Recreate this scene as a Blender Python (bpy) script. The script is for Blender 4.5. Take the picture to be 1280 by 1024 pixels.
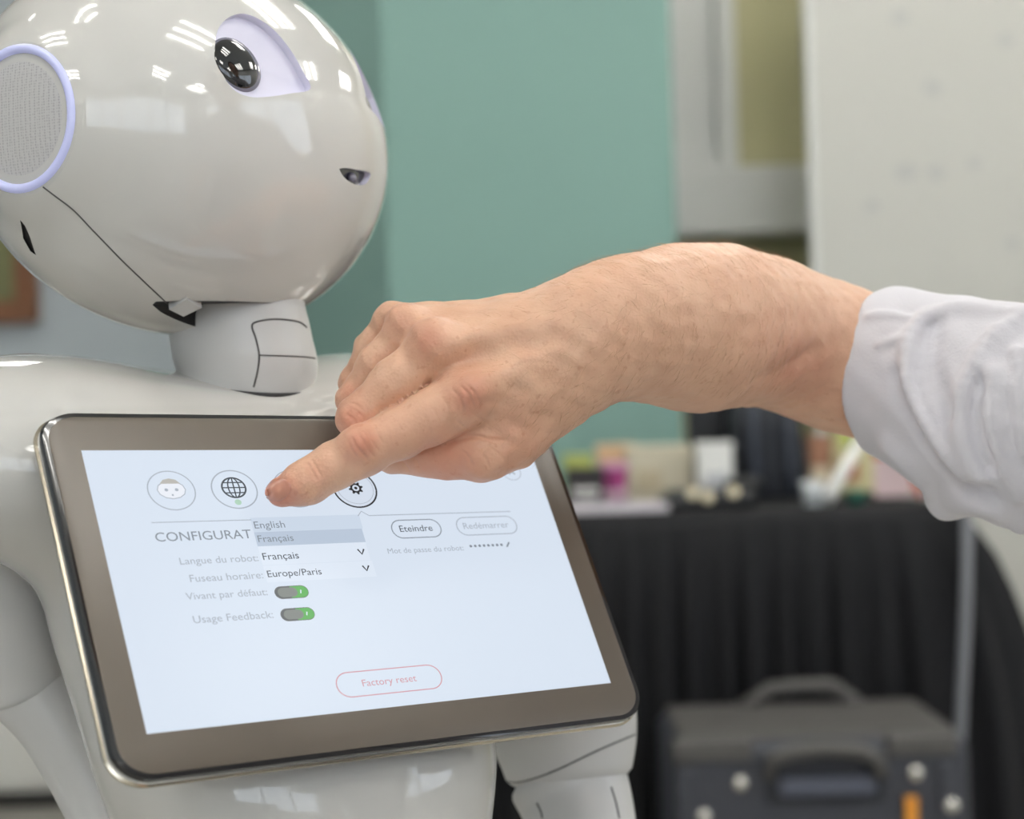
import bpy, bmesh, math, random
import numpy as np
from mathutils import Vector, Matrix
from mathutils.bvhtree import BVHTree

for o in list(bpy.data.objects): bpy.data.objects.remove(o)
scene = bpy.context.scene
COL = scene.collection
random.seed(7); RNG = np.random.default_rng(7)

# ------------------------------------------------------------------ camera
F_PX, CAM_H, ROLL = 2220.0, 0.92, math.radians(1.75)
CR, SR = math.cos(ROLL), math.sin(ROLL)
cam_d = bpy.data.cameras.new('camera'); cam = bpy.data.objects.new('camera', cam_d); COL.objects.link(cam)
cam_d.sensor_width = 36.0; cam_d.lens = F_PX / 1280 * 36.0
cam_d.clip_start = 0.02; cam_d.clip_end = 60
cam.matrix_world = Matrix.Translation((0, 0, CAM_H)) @ Matrix(((CR, SR, 0, 0), (0, 0, -1, 0), (-SR, CR, 0, 0), (0, 0, 0, 1)))
cam_d.dof.use_dof = True; cam_d.dof.focus_distance = 0.71; cam_d.dof.aperture_fstop = 7.1
scene.camera = cam

def at(px, py, d):
    """pixel of the photograph + depth along the view axis -> world point"""
    px, py, d = float(px), float(py), float(d)
    cx = (px - 640) / F_PX * d; cy = (512 - py) / F_PX * d
    return Vector((CR * cx + SR * cy, d, -SR * cx + CR * cy + CAM_H))
def c2w(P):
    P = np.asarray(P); X, Y, D = P[..., 0], P[..., 1], P[..., 2]
    return np.stack([CR * X + SR * Y, D, -SR * X + CR * Y + CAM_H], -1)
def ray(px, py):
    return (at(px, py, 1.0) - Vector((0, 0, CAM_H))).normalized()
EYE = Vector((0, 0, CAM_H))

# ------------------------------------------------------------------ world, exposure
w = bpy.data.worlds.new('world'); scene.world = w; w.use_nodes = True
nt = w.node_tree; nt.nodes['Background'].inputs[0].default_value = (0.80, 0.89, 1.0, 1); nt.nodes['Background'].inputs[1].default_value = 3.0
vs = scene.view_settings
vs.view_transform = 'Standard'; vs.look = 'None'; vs.gamma = 1; vs.use_curve_mapping = False
vs.exposure = 0.0
LAMP_STRENGTH = 21.0
SCREEN_STRENGTH = 1.0 / 2 ** vs.exposure

# ------------------------------------------------------------------ materials
def srgb(r, g, b):
    def f(c):
        c /= 255.0
        return c / 12.92 if c <= 0.04045 else ((c + 0.055) / 1.055) ** 2.4
    return (f(r), f(g), f(b), 1.0)
MATS = {}
def mat(name, col, rough=0.5, metal=0.0, coat=0.0, emit=None, es=0.0, noise=0.0, nscale=20.0, bump=0.0, bscale=200.0, sss=0.0, spec=0.5):
    if name in MATS: return MATS[name]
    m = bpy.data.materials.new(name); m.use_nodes = True; MATS[name] = m
    n = m.node_tree.nodes; l = m.node_tree.links; b = n['Principled BSDF']
    b.inputs['Base Color'].default_value = col; b.inputs['Roughness'].default_value = rough; b.inputs['Metallic'].default_value = metal
    b.inputs['Coat Weight'].default_value = coat; b.inputs['Coat Roughness'].default_value = 0.03
    b.inputs['Specular IOR Level'].default_value = spec
    if sss: 
        b.inputs['Subsurface Weight'].default_value = sss; b.inputs['Subsurface Radius'].default_value = (1, .35, .18); b.inputs['Subsurface Scale'].default_value = .006
    if emit: b.inputs['Emission Color'].default_value = emit; b.inputs['Emission Strength'].default_value = es
    tc = n.new('ShaderNodeTexCoord')
    if noise:
        t = n.new('ShaderNodeTexNoise'); t.inputs['Scale'].default_value = nscale; t.inputs['Detail'].default_value = 4
        l.new(tc.outputs['Object'], t.inputs['Vector'])
        mx = n.new('ShaderNodeMix'); mx.data_type = 'RGBA'
        mx.inputs[6].default_value = tuple(c * (1 - noise) for c in col[:3]) + (1,); mx.inputs[7].default_value = tuple(min(1, c * (1 + noise)) for c in col[:3]) + (1,)
        l.new(t.outputs['Fac'], mx.inputs[0]); l.new(mx.outputs[2], b.inputs['Base Color'])
    if bump:
        t2 = n.new('ShaderNodeTexNoise'); t2.inputs['Scale'].default_value = bscale; t2.inputs['Detail'].default_value = 3
        l.new(tc.outputs['Object'], t2.inputs['Vector'])
        bp = n.new('ShaderNodeBump'); bp.inputs['Strength'].default_value = bump; bp.inputs['Distance'].default_value = .002
        l.new(t2.outputs['Fac'], bp.inputs['Height']); l.new(bp.outputs['Normal'], b.inputs['Normal'])
    return m

M_SHELL = mat('robot_shell', srgb(206, 204, 199), .07, coat=.5, noise=.012, nscale=6)
M_SHELL2 = mat('robot_shell_satin', srgb(205, 204, 202), .38, coat=.15, noise=.012, nscale=6)
M_SEAM = mat('seam_dark', srgb(88, 86, 84), .6)
M_GAP = mat('gap_black', srgb(18, 17, 17), .5)
M_EYEW = mat('eye_socket_white', srgb(226, 223, 240), .25, coat=.4)
M_LENS = mat('eye_lens', srgb(14, 14, 17), .06, coat=1.0)
M_LENSRIM = mat('eye_lens_rim', srgb(110, 108, 122), .15, coat=.8)
M_LED = mat('ear_light_ring', srgb(205, 208, 240), .3, emit=srgb(165, 172, 255), es=.15)
M_SPK = mat('speaker_mesh', srgb(190, 188, 186), .6)
M_BEZEL = mat('tablet_bezel', srgb(108, 99, 88), .3, coat=.0, noise=.08, nscale=25)  # base colour lifted to carry the ceiling's reflection in the dark glass
M_TFRAME = mat('tablet_frame_black', srgb(12, 12, 14), .12, coat=1.0)
M_TRIM = mat('tablet_trim_silver', srgb(200, 190, 172), .2, metal=1.0)
M_WALLGREY = mat('wall_grey_blue', srgb(176, 183, 188), .8, noise=.02, nscale=3, bump=.05)
M_GREEN = mat('wall_green', srgb(129, 163, 154), .75, noise=.025, nscale=4, bump=.05)
M_OLIVE = mat('wall_olive', srgb(186, 183, 146), .8, noise=.02, nscale=3)
M_WHITE = mat('white_paint', srgb(214, 215, 212), .45, noise=.015, nscale=8)
M_CEIL = mat('ceiling_white', srgb(228, 227, 222), .85, noise=.02, nscale=12, bump=.1)
M_FLOOR = mat('floor_vinyl', srgb(176, 172, 164), .4, noise=.06, nscale=9)
M_CLOTH = mat('black_cloth', srgb(15, 16, 20), .85, noise=.15, nscale=30, bump=.15, bscale=500)
M_CASE = mat('case_plastic', srgb(58, 60, 68), .5, noise=.08, nscale=40, bump=.2, bscale=400)
M_CASETOP = mat('case_plastic_grey', srgb(78, 76, 74), .55, noise=.08, nscale=40, bump=.2, bscale=400)
M_STEEL = mat('steel', srgb(215, 212, 205), .25, metal=1.0)
M_WOOD = mat('frame_wood', srgb(120, 78, 48), .5, noise=.2, nscale=14)
M_SHIRT = mat('shirt_cotton', srgb(224, 222, 228), .85, noise=.03, nscale=60, bump=.12, bscale=900)
M_TUBE = mat('lamp_tube', (1, 1, 1, 1), .5, emit=(1.0, .965, .915, 1), es=LAMP_STRENGTH)

# ------------------------------------------------------------------ mesh helpers
def tag(o, label=None, cat=None, group=None, kind=None):
    if label: o['label'] = label
    if cat: o['category'] = cat
    if group: o['group'] = group
    if kind: o['kind'] = kind
    return o
def link(name, me, m, parent=None, smooth=False):
    if m is not None and not me.materials: me.materials.append(m)
    if smooth: me.polygons.foreach_set('use_smooth', [True] * len(me.polygons))
    o = bpy.data.objects.new(name, me); COL.objects.link(o)
    if parent is not None:
        o.parent = parent; o.matrix_parent_inverse = parent.matrix_world.inverted()
    return o
def empty(name, loc):
    o = bpy.data.objects.new(name, None); COL.objects.link(o); o.location = loc; o.empty_display_size = .05
    o.matrix_world = Matrix.Translation(loc); return o
def pyobj(name, V, Fc, m, parent=None, smooth=False):
    me = bpy.data.meshes.new(name); me.from_pydata([tuple(v) for v in V], [], [tuple(int(i) for i in q) for q in Fc]); me.update()
    return link(name, me, m, parent, smooth)
def bmobj(name, bm, m, parent=None, smooth=False, fix=True):
    if fix: bmesh.ops.recalc_face_normals(bm, faces=bm.faces)
    me = bpy.data.meshes.new(name); bm.to_mesh(me); bm.free()
    return link(name, me, m, parent, smooth)
def bm_box(bm, lo, hi, bev=0.0, M=None, seg=2):
    lo = Vector(lo); hi = Vector(hi); b2 = bmesh.new()
    bmesh.ops.create_cube(b2, size=1.0)
    for v in b2.verts: v.co = Vector(((lo.x + hi.x) / 2 + v.co.x * (hi.x - lo.x), (lo.y + hi.y) / 2 + v.co.y * (hi.y - lo.y), (lo.z + hi.z) / 2 + v.co.z * (hi.z - lo.z)))
    if bev: bmesh.ops.bevel(b2, geom=list(b2.edges), offset=bev, segments=seg, affect='EDGES', profile=.5)
    if M is not None: bmesh.ops.transform(b2, matrix=M, verts=b2.verts)
    me = bpy.data.meshes.new('t'); b2.to_mesh(me); b2.free(); bm.from_mesh(me); bpy.data.meshes.remove(me)
def box(name, lo, hi, m, parent=None, bev=0.0, M=None, seg=2):
    bm = bmesh.new(); bm_box(bm, lo, hi, bev, M, seg); return bmobj(name, bm, m, parent, smooth=False)
def loft(rings, cap=True):
    """rings: list of (n,3) arrays -> V, F"""
    n = len(rings[0]); V = np.concatenate(rings); Fc = []
    for i in range(len(rings) - 1):
        for j in range(n):
            k = (j + 1) % n; Fc.append((i * n + j, i * n + k, (i + 1) * n + k, (i + 1) * n + j))
    if cap:
        Fc.append(tuple(range(n - 1, -1, -1))); Fc.append(tuple((len(rings) - 1) * n + j for j in range(n)))
    return V, Fc
def tube(name, pts, r, m, parent=None, n=8):
    pts = [Vector(p) for p in pts]; rings = []
    rr = r if hasattr(r, '__len__') else [r] * len(pts)
    up = Vector((.3, .2, .93))
    for i, p in enumerate(pts):
        t = (pts[min(i + 1, len(pts) - 1)] - pts[max(i - 1, 0)]).normalized()
        a = t.cross(up)
        if a.length < 1e-3: a = t.cross(Vector((1, 0, 0)))
        a.normalize(); b = t.cross(a)
        rings.append(np.array([p + rr[i] * (math.cos(2 * math.pi * k / n) * a + math.sin(2 * math.pi * k / n) * b) for k in range(n)]))
    V, Fc = loft(rings); return pyobj(name, V, Fc, m, parent, True)
def crom(P, n=8):
    """Catmull-Rom through points"""
    P = np.array(P, float); out = []
    for i in range(len(P) - 1):
        p0, p1, p2, p3 = P[max(i - 1, 0)], P[i], P[i + 1], P[min(i + 2, len(P) - 1)]
        for t in np.linspace(0, 1, n, endpoint=False):
            out.append(.5 * ((2 * p1) + (-p0 + p2) * t + (2 * p0 - 5 * p1 + 4 * p2 - p3) * t ** 2 + (-p0 + 3 * p1 - 3 * p2 + p3) * t ** 3))
    out.append(P[-1]); return np.array(out)
def boolean(o, cutter, op='DIFFERENCE'):
    md = o.modifiers.new('b', 'BOOLEAN'); md.object = cutter; md.operation = op; md.solver = 'EXACT'; md.material_mode = 'TRANSFER'
    bpy.context.view_layer.update()
    dg = bpy.context.evaluated_depsgraph_get(); me = bpy.data.meshes.new_from_object(o.evaluated_get(dg))
    o.modifiers.clear(); old = o.data; o.data = me; bpy.data.meshes.remove(old)
    bpy.data.objects.remove(cutter)
def bvh_of(o):
    bpy.context.view_layer.update()
    me = o.data; M = o.matrix_world
    return BVHTree.FromPolygons([M @ v.co for v in me.vertices], [tuple(p.vertices) for p in me.polygons])
def groove(name, pxs, bvhs, r, m, parent, nsub=10, lift=0.0):
    """thin seam lying on a surface: pixels are cast onto the built surface"""
    pts = []
    for p in crom(pxs, nsub):
        best = None
        for b in bvhs:
            h = b.ray_cast(EYE, ray(p[0], p[1]))
            if h[0] is not None and (best is None or h[3] < best[3]): best = h
        if best is not None: pts.append(best[0] + best[1] * lift * (1 if best[1].dot(ray(p[0], p[1])) < 0 else -1))
    if len(pts) > 1: return tube(name, pts, r, m, parent, 6)

# ------------------------------------------------------------------ signed-distance sculpting (camera metric space x, y, depth)
def C3(px, py, d): return np.array([(px - 640) / F_PX * d, (512 - py) / F_PX * d, d])
def smin(a, b, k):
    if k <= 0: return np.minimum(a, b)
    h = np.maximum(k - np.abs(a - b), 0) / k
    return np.minimum(a, b) - h * h * k * .25
def cone(P, a, ra, b, rb):
    ba = b - a; pa = P - a; h = np.clip(pa @ ba / (ba @ ba), 0, 1)
    return np.linalg.norm(pa - h[..., None] * ba, axis=-1) - (ra + (rb - ra) * h)
def chain(P, pts, k=0.004):
    """pts: (px, py, depth, radius_px)"""
    out = None
    for a, b in zip(pts[:-1], pts[1:]):
        c = cone(P, C3(*a[:3]), a[3] * a[2] / F_PX, C3(*b[:3]), b[3] * b[2] / F_PX)
        out = c if out is None else smin(out, c, k)
    return out
def nets(fn, lo, hi, h, newton=2):
    ax = [np.arange(l, u + h, h) for l, u in zip(lo, hi)]; n = [len(a) for a in ax]
    Fv = np.empty(n, np.float32)
    for i in range(0, n[0], 16):
        G = np.stack(np.meshgrid(ax[0][i:i + 16], ax[1], ax[2], indexing='ij'), -1); Fv[i:i + 16] = fn(G)
    cnt = np.zeros([k - 1 for k in n], np.int32); pos = np.zeros([k - 1 for k in n] + [3], np.float32)
    s = Fv < 0
    for axis in range(3):
        o1, o2 = [a for a in range(3) if a != axis]
        sl0 = [slice(None)] * 3; sl1 = [slice(None)] * 3; sl0[axis] = slice(0, -1); sl1[axis] = slice(1, None)
        A, B = Fv[tuple(sl0)], Fv[tuple(sl1)]; cr = (A < 0) != (B < 0); t = np.where(cr, A / np.where(cr, A - B, 1), 0)
        for d1 in (0, 1):
            for d2 in (0, 1):
                sl = [slice(None)] * 3; sl[o1] = slice(d1, n[o1] - 1 + d1); sl[o2] = slice(d2, n[o2] - 1 + d2)
                c = cr[tuple(sl)]; cnt += c
                pos[..., axis] += np.where(c, t[tuple(sl)], 0); pos[..., o1] += c * d1; pos[..., o2] += c * d2
    idx = -np.ones(cnt.shape, np.int64); act = cnt > 0; idx[act] = np.arange(act.sum())
    I = np.argwhere(act); V = np.array(lo) + h * (I + pos[act] / cnt[act][:, None])
    quads = []
    for axis in range(3):
        o1, o2 = (axis + 1) % 3, (axis + 2) % 3
        sl0 = [slice(1, -1)] * 3; sl1 = [slice(1, -1)] * 3; sl0[axis] = slice(0, -1); sl1[axis] = slice(1, None)
        a = s[tuple(sl0)]; b = s[tuple(sl1)]; E_ = np.argwhere(a != b); inside = a[tuple(E_.T)]
        E_ = E_.copy(); E_[:, o1] += 1; E_[:, o2] += 1
        q = []
        for d1, d2 in ((-1, -1), (0, -1), (0, 0), (-1, 0)):
            c = E_.copy(); c[:, o1] += d1; c[:, o2] += d2; q.append(idx[tuple(c.T)])
        q = np.stack(q, 1); q[~inside] = q[~inside][:, ::-1]; quads.append(q)
    Q = np.concatenate(quads)
    return V, Q
def grad(fn, V, e=2e-4):
    g = np.stack([fn(V + np.eye(3)[i] * e) - fn(V - np.eye(3)[i] * e) for i in range(3)], -1) / (2 * e)
    return g
def newton(fn, V, it=2):
    for _ in range(it):
        g = grad(fn, V); V = V - (fn(V) / np.maximum((g * g).sum(-1), .2))[:, None] * g
    return V
def subdiv(V, Q):
    E_ = np.concatenate([Q[:, [i, (i + 1) % 4]] for i in range(4)]); Es = np.sort(E_, 1)
    u, inv = np.unique(Es, axis=0, return_inverse=True); inv = inv.reshape(4, -1).T
    nv = len(V); mid = V[u].mean(1); cen = V[Q].mean(1); ne = len(u)
    V2 = np.concatenate([V, mid, cen]); c = nv + ne + np.arange(len(Q)); m = nv + inv
    Q2 = np.concatenate([np.stack([Q[:, i], m[:, i], c, m[:, i - 1]], 1) for i in range(4)])
    return V2, Q2
def npobj(name, V, Q, m, parent=None):
    me = bpy.data.meshes.new(name); me.vertices.add(len(V)); me.vertices.foreach_set('co', np.asarray(V, np.float32).ravel())
    me.loops.add(Q.size); me.loops.foreach_set('vertex_index', Q.ravel().astype(np.int32))
    me.polygons.add(len(Q)); me.polygons.foreach_set('loop_start', np.arange(0, Q.size, 4, dtype=np.int32)); me.update(calc_edges=True); me.validate()
    return link(name, me, m, parent, True)
def march(fn, px, py, d0, d1, n=240):
    """first hit of the pixel's ray with a sculpted field, between two depths"""
    ds = np.linspace(d0, d1, n); P = np.stack([C3(px, py, d) for d in ds]); v = fn(P); k = np.argmax(v < 0)
    if not (v < 0).any(): return None
    a, b = ds[max(k - 1, 0)], ds[k]
    for _ in range(14):
        m_ = (a + b) / 2
        if fn(C3(px, py, m_)[None])[0] < 0: b = m_
        else: a = m_
    return b

# ================================================================== ROOM
X0, X1, Y0, Y1, ZC = -2.6, 2.6, -2.2, 4.7, 2.65
struct = lambda o: tag(o, kind='structure')
struct(box('floor', (X0 - .1, Y0 - .1, -.1), (X1 + .1, Y1 + .1, 0), M_FLOOR))
struct(box('ceiling', (X0 - .1, Y0 - .1, ZC), (X1 + .1, Y1 + .1, ZC + .1), M_CEIL))
struct(box('wall_left', (X0 - .1, Y0, 0), (X0, Y1, ZC), M_WALLGREY))
struct(box('wall_far', (X0, Y1, 0), (X1, Y1 + .1, ZC), M_WALLGREY))
def wall_with_hole(name, axis, c0, c1, a0, a1, h, m):
    bm = bmesh.new()
    (w0, w1, z0, z1) = h
    def bb(p0, p1, q0, q1):
        if axis == 'y': bm_box(bm, (p0, c0, q0), (p1, c1, q1))
        else: bm_box(bm, (c0, p0, q0), (c1, p1, q1))
    bb(a0, w0, 0, ZC); bb(w1, a1, 0, ZC); bb(w0, w1, 0, z0); bb(w0, w1, z1, ZC)
    return struct(bmobj(name, bm, m))
HB = (-.6, 2.3, 1.05, 2.25); HR = (-1.6, 1.2, 1.0, 2.25)
wall_with_hole('wall_back', 'y', Y0 - .1, Y0, X0, X1, HB, M_WHITE)
wall_with_hole('wall_right', 'x', X1, X1 + .1, Y0, Y1, HR, M_WHITE)
M_GLASS = bpy.data.materials.new('window_glass'); M_GLASS.use_nodes = True
_n = M_GLASS.node_tree.nodes; _l = M_GLASS.node_tree.links; _n.remove(_n['Principled BSDF'])
_t = _n.new('ShaderNodeBsdfTransparent'); _g = _n.new('ShaderNodeBsdfGlossy'); _g.inputs['Roughness'].default_value = .02
_m = _n.new('ShaderNodeMixShader'); _m.inputs[0].default_value = .06
_l.new(_t.outputs[0], _m.inputs[1]); _l.new(_g.outputs[0], _m.inputs[2]); _l.new(_m.outputs[0], _n['Material Output'].inputs[0])
def window(name, axis, c, h, nb):
    a0, a1, z0, z1 = h
    fr = bmesh.new(); t = .05
    def bb(bm, p0, p1, q0, q1, dd):
        if axis == 'y': bm_box(bm, (p0, c - dd, q0), (p1, c + dd, q1))
        else: bm_box(bm, (c - dd, p0, q0), (c + dd, p1, q1))
    bb(fr, a0, a1, z0, z0 + t, .04); bb(fr, a0, a1, z1 - t, z1, .04)
    st = (a1 - a0) / nb
    for i in range(nb + 1): bb(fr, max(a0, a0 + i * st - t / 2), min(a1, a0 + i * st + t / 2), z0 + t, z1 - t, .04)
    f = struct(bmobj(name, fr, M_WHITE))
    for i in range(nb):
        g = bmesh.new(); bb(g, a0 + i * st + t / 2, a0 + (i + 1) * st - t / 2, z0 + t, z1 - t, .003); bmobj('pane', g, M_GLASS, f)
    L = bpy.data.lights.new(name + '_portal', 'AREA'); L.shape = 'RECTANGLE'; L.size = a1 - a0; L.size_y = z1 - z0; L.cycles.is_portal = True
    lo = bpy.data.objects.new(name + '_portal', L); COL.objects.link(lo)
    if axis == 'y': lo.location = ((a0 + a1) / 2, c - .06, (z0 + z1) / 2); lo.rotation_euler = (math.radians(90), 0, 0)
    else: lo.location = (c + .06, (a0 + a1) / 2, (z0 + z1) / 2); lo.rotation_euler = (math.radians(90), 0, math.radians(90))
window('window_1', 'y', Y0 - .05, HB, 3)
window('window_2', 'x', X1 + .05, HR, 3)

# green partition with an angled return, olive wall with white trunking
gx0 = at(485, 300, 3.5).x; gx1 = at(846, 300, 3.5).x
bm = bmesh.new()
pl = [(gx0, 3.5), (gx1, 3.5), (gx1, 3.62), (gx0 + .1, 3.62), (gx0 - .36, 4.7), (gx0 - .47, 4.7)]
vb = [bm.verts.new((x, y, 0)) for x, y in pl]; vt = [bm.verts.new((x, y, ZC)) for x, y in pl]
bm.faces.new(vb); bm.faces.new(vt)
for i in range(len(pl)): j = (i + 1) % len(pl); bm.faces.new((vb[i], vb[j], vt[j], vt[i]))
struct(bmobj('wall_green_partition', bm, M_GREEN))
struct(box('wall_olive', (gx1 - .3, 4.1, 0), (X1, 4.2, ZC), M_OLIVE))
p = at(850, 250, 4.05); q = at(922, 250, 4.05); r_ = at(1015, 250, 4.05)
zt, zb = at(930, 212, 4.05).z, at(930, 296, 4.05).z
tr = struct(box('trim_1', (p.x - .02, 4.03, zt - .02), (q.x - .045, 4.1, ZC), M_WHITE, bev=.004))
box('trunking_lip', (q.x - .045, 4.0, zt - .02), (q.x, 4.1, ZC), M_WHITE, tr, bev=.004)
struct(box('trim_2', (p.x - .02, 3.98, zb), (r_.x + .6, 4.1, zt), M_WHITE, bev=.006))

# ------------------------------------------------------------------ ceiling lights (three tubes each)
bm = bmesh.new()
def tube_bm(bm, a, b, r, n=10):
    a = Vector(a); b = Vector(b); t = (b - a); L = t.length
    M = Matrix.Translation((a + b) / 2) @ t.to_track_quat('Z', 'Y').to_matrix().to_4x4()
    bmesh.ops.create_cone(bm, cap_ends=True, segments=n, radius1=r, radius2=r, depth=L, matrix=M)
LAMPS = [(x, y) for y in (-1.2, .3, 1.8, 3.3) for x in (-2.1, -.95, .75, 2.1) if not (x == -2.1 and y != .3)]
lamp0 = None
for lx, ly in LAMPS:
    if lamp0 is None:
        e = empty('ceiling_light', (lx, ly, ZC)); lamp0 = e
        bm = bmesh.new(); bm_box(bm, (lx - .32, ly - .32, ZC - .02), (lx + .32, ly + .32, ZC - .001))
        bmobj('housing', bm, M_WHITE, e)
        for p0, p1 in (((-.32, -.32), (-.3, .32)), ((.3, -.32), (.32, .32)), ((-.3, -.32), (.3, -.3)), ((-.3, .3), (.3, .32))):
            box('housing_edge', (lx + p0[0], ly + p0[1], ZC - .06), (lx + p1[0], ly + p1[1], ZC - .02), M_WHITE, e)
        for dy in (-.19, 0, .19):
            bm = bmesh.new(); tube_bm(bm, (lx - .28, ly + dy, ZC - .042), (lx + .28, ly + dy, ZC - .042), .02); bmobj('tube', bm, M_TUBE, e, True)
    else:
        e = lamp0.copy(); COL.objects.link(e); e.location = (lx, ly, ZC)
        for ch in lamp0.children:
            c = ch.copy(); COL.objects.link(c); c.parent = e; c.matrix_parent_inverse = ch.matrix_parent_inverse.copy()
    tag(e, 'white square ceiling light with three bare tubes', 'ceiling light', 'fluorescent ceiling lights')

# ------------------------------------------------------------------ display panel on the right
bp = at(1013, 300, 3.56)
wb = empty('display_panel', (bp.x + .6, 3.56, 0))
M_BOARD = mat('panel_pale', srgb(190, 190, 184), .6, noise=.03, nscale=5)
box('board', (bp.x + .012, 3.545, .28), (bp.x + 1.25, 3.57, 2.3), M_BOARD, wb)
bm = bmesh.new(); bm_box(bm, (bp.x, 3.54, .28), (bp.x + .012, 3.575, 2.3)); bm_box(bm, (bp.x + 1.25, 3.54, .28), (bp.x + 1.262, 3.575, 2.3)); bm_box(bm, (bp.x, 3.54, 2.3), (bp.x + 1.262, 3.575, 2.312)); bm_box(bm, (bp.x, 3.54, .268), (bp.x + 1.262, 3.575, .28))
bmobj('edge_frame', bm, M_WHITE, wb)
for xx in (bp.x + .15, bp.x + 1.1): box('foot', (xx - .03, 3.45, 0), (xx + .03, 3.68, .27), M_WHITE, wb)
M_SMUDGE = mat('smudge_grey', srgb(178, 179, 177), .7)
for (sx, sy, sr) in [(1125, 22, 11), (1257, 50, 10), (1166, 110, 12), (1132, 215, 14), (1170, 216, 11), (1218, 205, 9), (1265, 305, 9), (1090, 258, 10)]:
    c = at(sx, sy, 3.5445); bm = bmesh.new(); n = 14; rr = sr / F_PX * 3.54
    vs_ = [bm.verts.new((c.x + rr * (1 + .25 * math.sin(3 * k + sx)) * math.cos(2 * math.pi * k / n), 3.5445, c.z + rr * .8 * (1 + .3 * math.cos(2 * k + sy)) * math.sin(2 * math.pi * k / n))) for k in range(n)]
    bm.faces.new(vs_); bmobj('smudge', bm, M_SMUDGE, wb)
tag(wb, 'tall pale grey display panel with faint smudges beside the window trim', 'panel')

# ------------------------------------------------------------------ picture and white cabinet by the grey wall
pc = at(47, 403, 4.66); pf = empty('framed_picture', (pc.x - .3, 4.69, pc.z))
bm = bmesh.new()
for (a, b) in [((-.62, 0), (0, .06)), ((-.62, .4), (0, .46)), ((-.62, .06), (-.56, .4)), ((-.06, .06), (0, .4))]:
    bm_box(bm, (pc.x + a[0], 4.655, pc.z + a[1]), (pc.x + b[0], 4.7, pc.z + b[1]), .006)
bmobj('frame', bm, M_WOOD, pf)
box('canvas', (pc.x - .57, 4.675, pc.z + .05), (pc.x - .05, 4.698, pc.z + .41), mat('canvas_green', srgb(118, 120, 82), .7, noise=.35, nscale=9), pf)
tag(pf, 'brown wooden picture frame with a green painting on the grey wall', 'picture')
cb = empty('white_cabinet', (-1.55, 4.45, 0))
box('body', (-2.0, 4.25, .04), (-.95, 4.69, .5), mat('cabinet_white', srgb(226, 225, 220), .5), cb, bev=.004)
for xx in (-1.985, -1.47): box('door', (xx, 4.232, .06), (xx + .505, 4.25, .485), MATS['cabinet_white'], cb, bev=.003)
box('plinth', (-1.98, 4.28, 0), (-.97, 4.68, .04), M_GAP, cb)
tag(cb, 'low white cabinet with two doors below the framed picture', 'cabinet')

# ------------------------------------------------------------------ table under a black cloth
TY0, TY1 = 2.72, 3.24
ZT = at(960, 637, TY0).z
tx0, tx1 = at(470, 637, TY0).x, at(1190, 634, TY0).x
tb = empty('folding_table', ((tx0 + tx1) / 2, (TY0 + TY1) / 2, 0))
box('tabletop', (tx0 + .02, TY0 + .02, ZT - .03), (tx1 - .02, TY1 - .02, ZT - .004), M_WHITE, tb)
for lx in (tx0 + .08, tx1 - .08):
    for ly in (TY0 + .08, TY1 - .08): bm = bmesh.new(); tube_bm(bm, (lx, ly, 0), (lx, ly, ZT - .03), .014); bmobj('leg', bm, M_STEEL, tb, True)
tag(tb, 'folding table hidden beneath the black cloth', 'table')
def skirt_ring(z, inset=0.0):
    f = max(0.0, (ZT - z)); pts = []
    N = 60
    out = []
    for k in range(N * 2): out.append((tx0 + (tx1 - tx0) * k / (N * 2), TY0, 0, -1, k * .045))
    for k in range(N // 2): out.append((tx1, TY0 + (TY1 - TY0) * k / (N // 2), 1, 0, k * .03 + 9))
    for k in range(N): out.append((tx1 - (tx1 - tx0) * k / N, TY1, 0, 1, k * .09))
    for k in range(N // 2): out.append((tx0, TY1 - (TY1 - TY0) * k / (N // 2), -1, 0, k * .05))
    for x, y, nx, ny, s in out:
        a = (math.sin(s * 22) + .5 * math.sin(s * 35 + 1)) * .018 * min(1, f / .25)
        fl = .02 * min(1, f / .05)
        xx = x + nx * (a + fl - inset); yy = y + ny * (a + fl - inset)
        t = (x - tx0) / (tx1 - tx0)
        if nx > 0 or t > .8: xx += .155 * (1 - math.exp(-f / .24)) * (1 if nx > 0 else ((t - .8) / .2) ** 2)
        pts.append((xx, yy, z))
    return np.array(pts)
rings = [skirt_ring(ZT - .0005, .45 if False else .06), skirt_ring(ZT, .012), skirt_ring(ZT - .006, .0)] + [skirt_ring(ZT - .03 - k * (ZT - .035) / 14) for k in range(15)]
V, Fc = loft(rings, cap=False); n_ = len(rings[0]); Fc.append(tuple(range(n_ - 1, -1, -1)))
tc_ = pyobj('tablecloth', V, Fc, M_CLOTH, None, True)
tag(tc_, 'black pleated cloth draped over the table to the floor', 'tablecloth')

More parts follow.
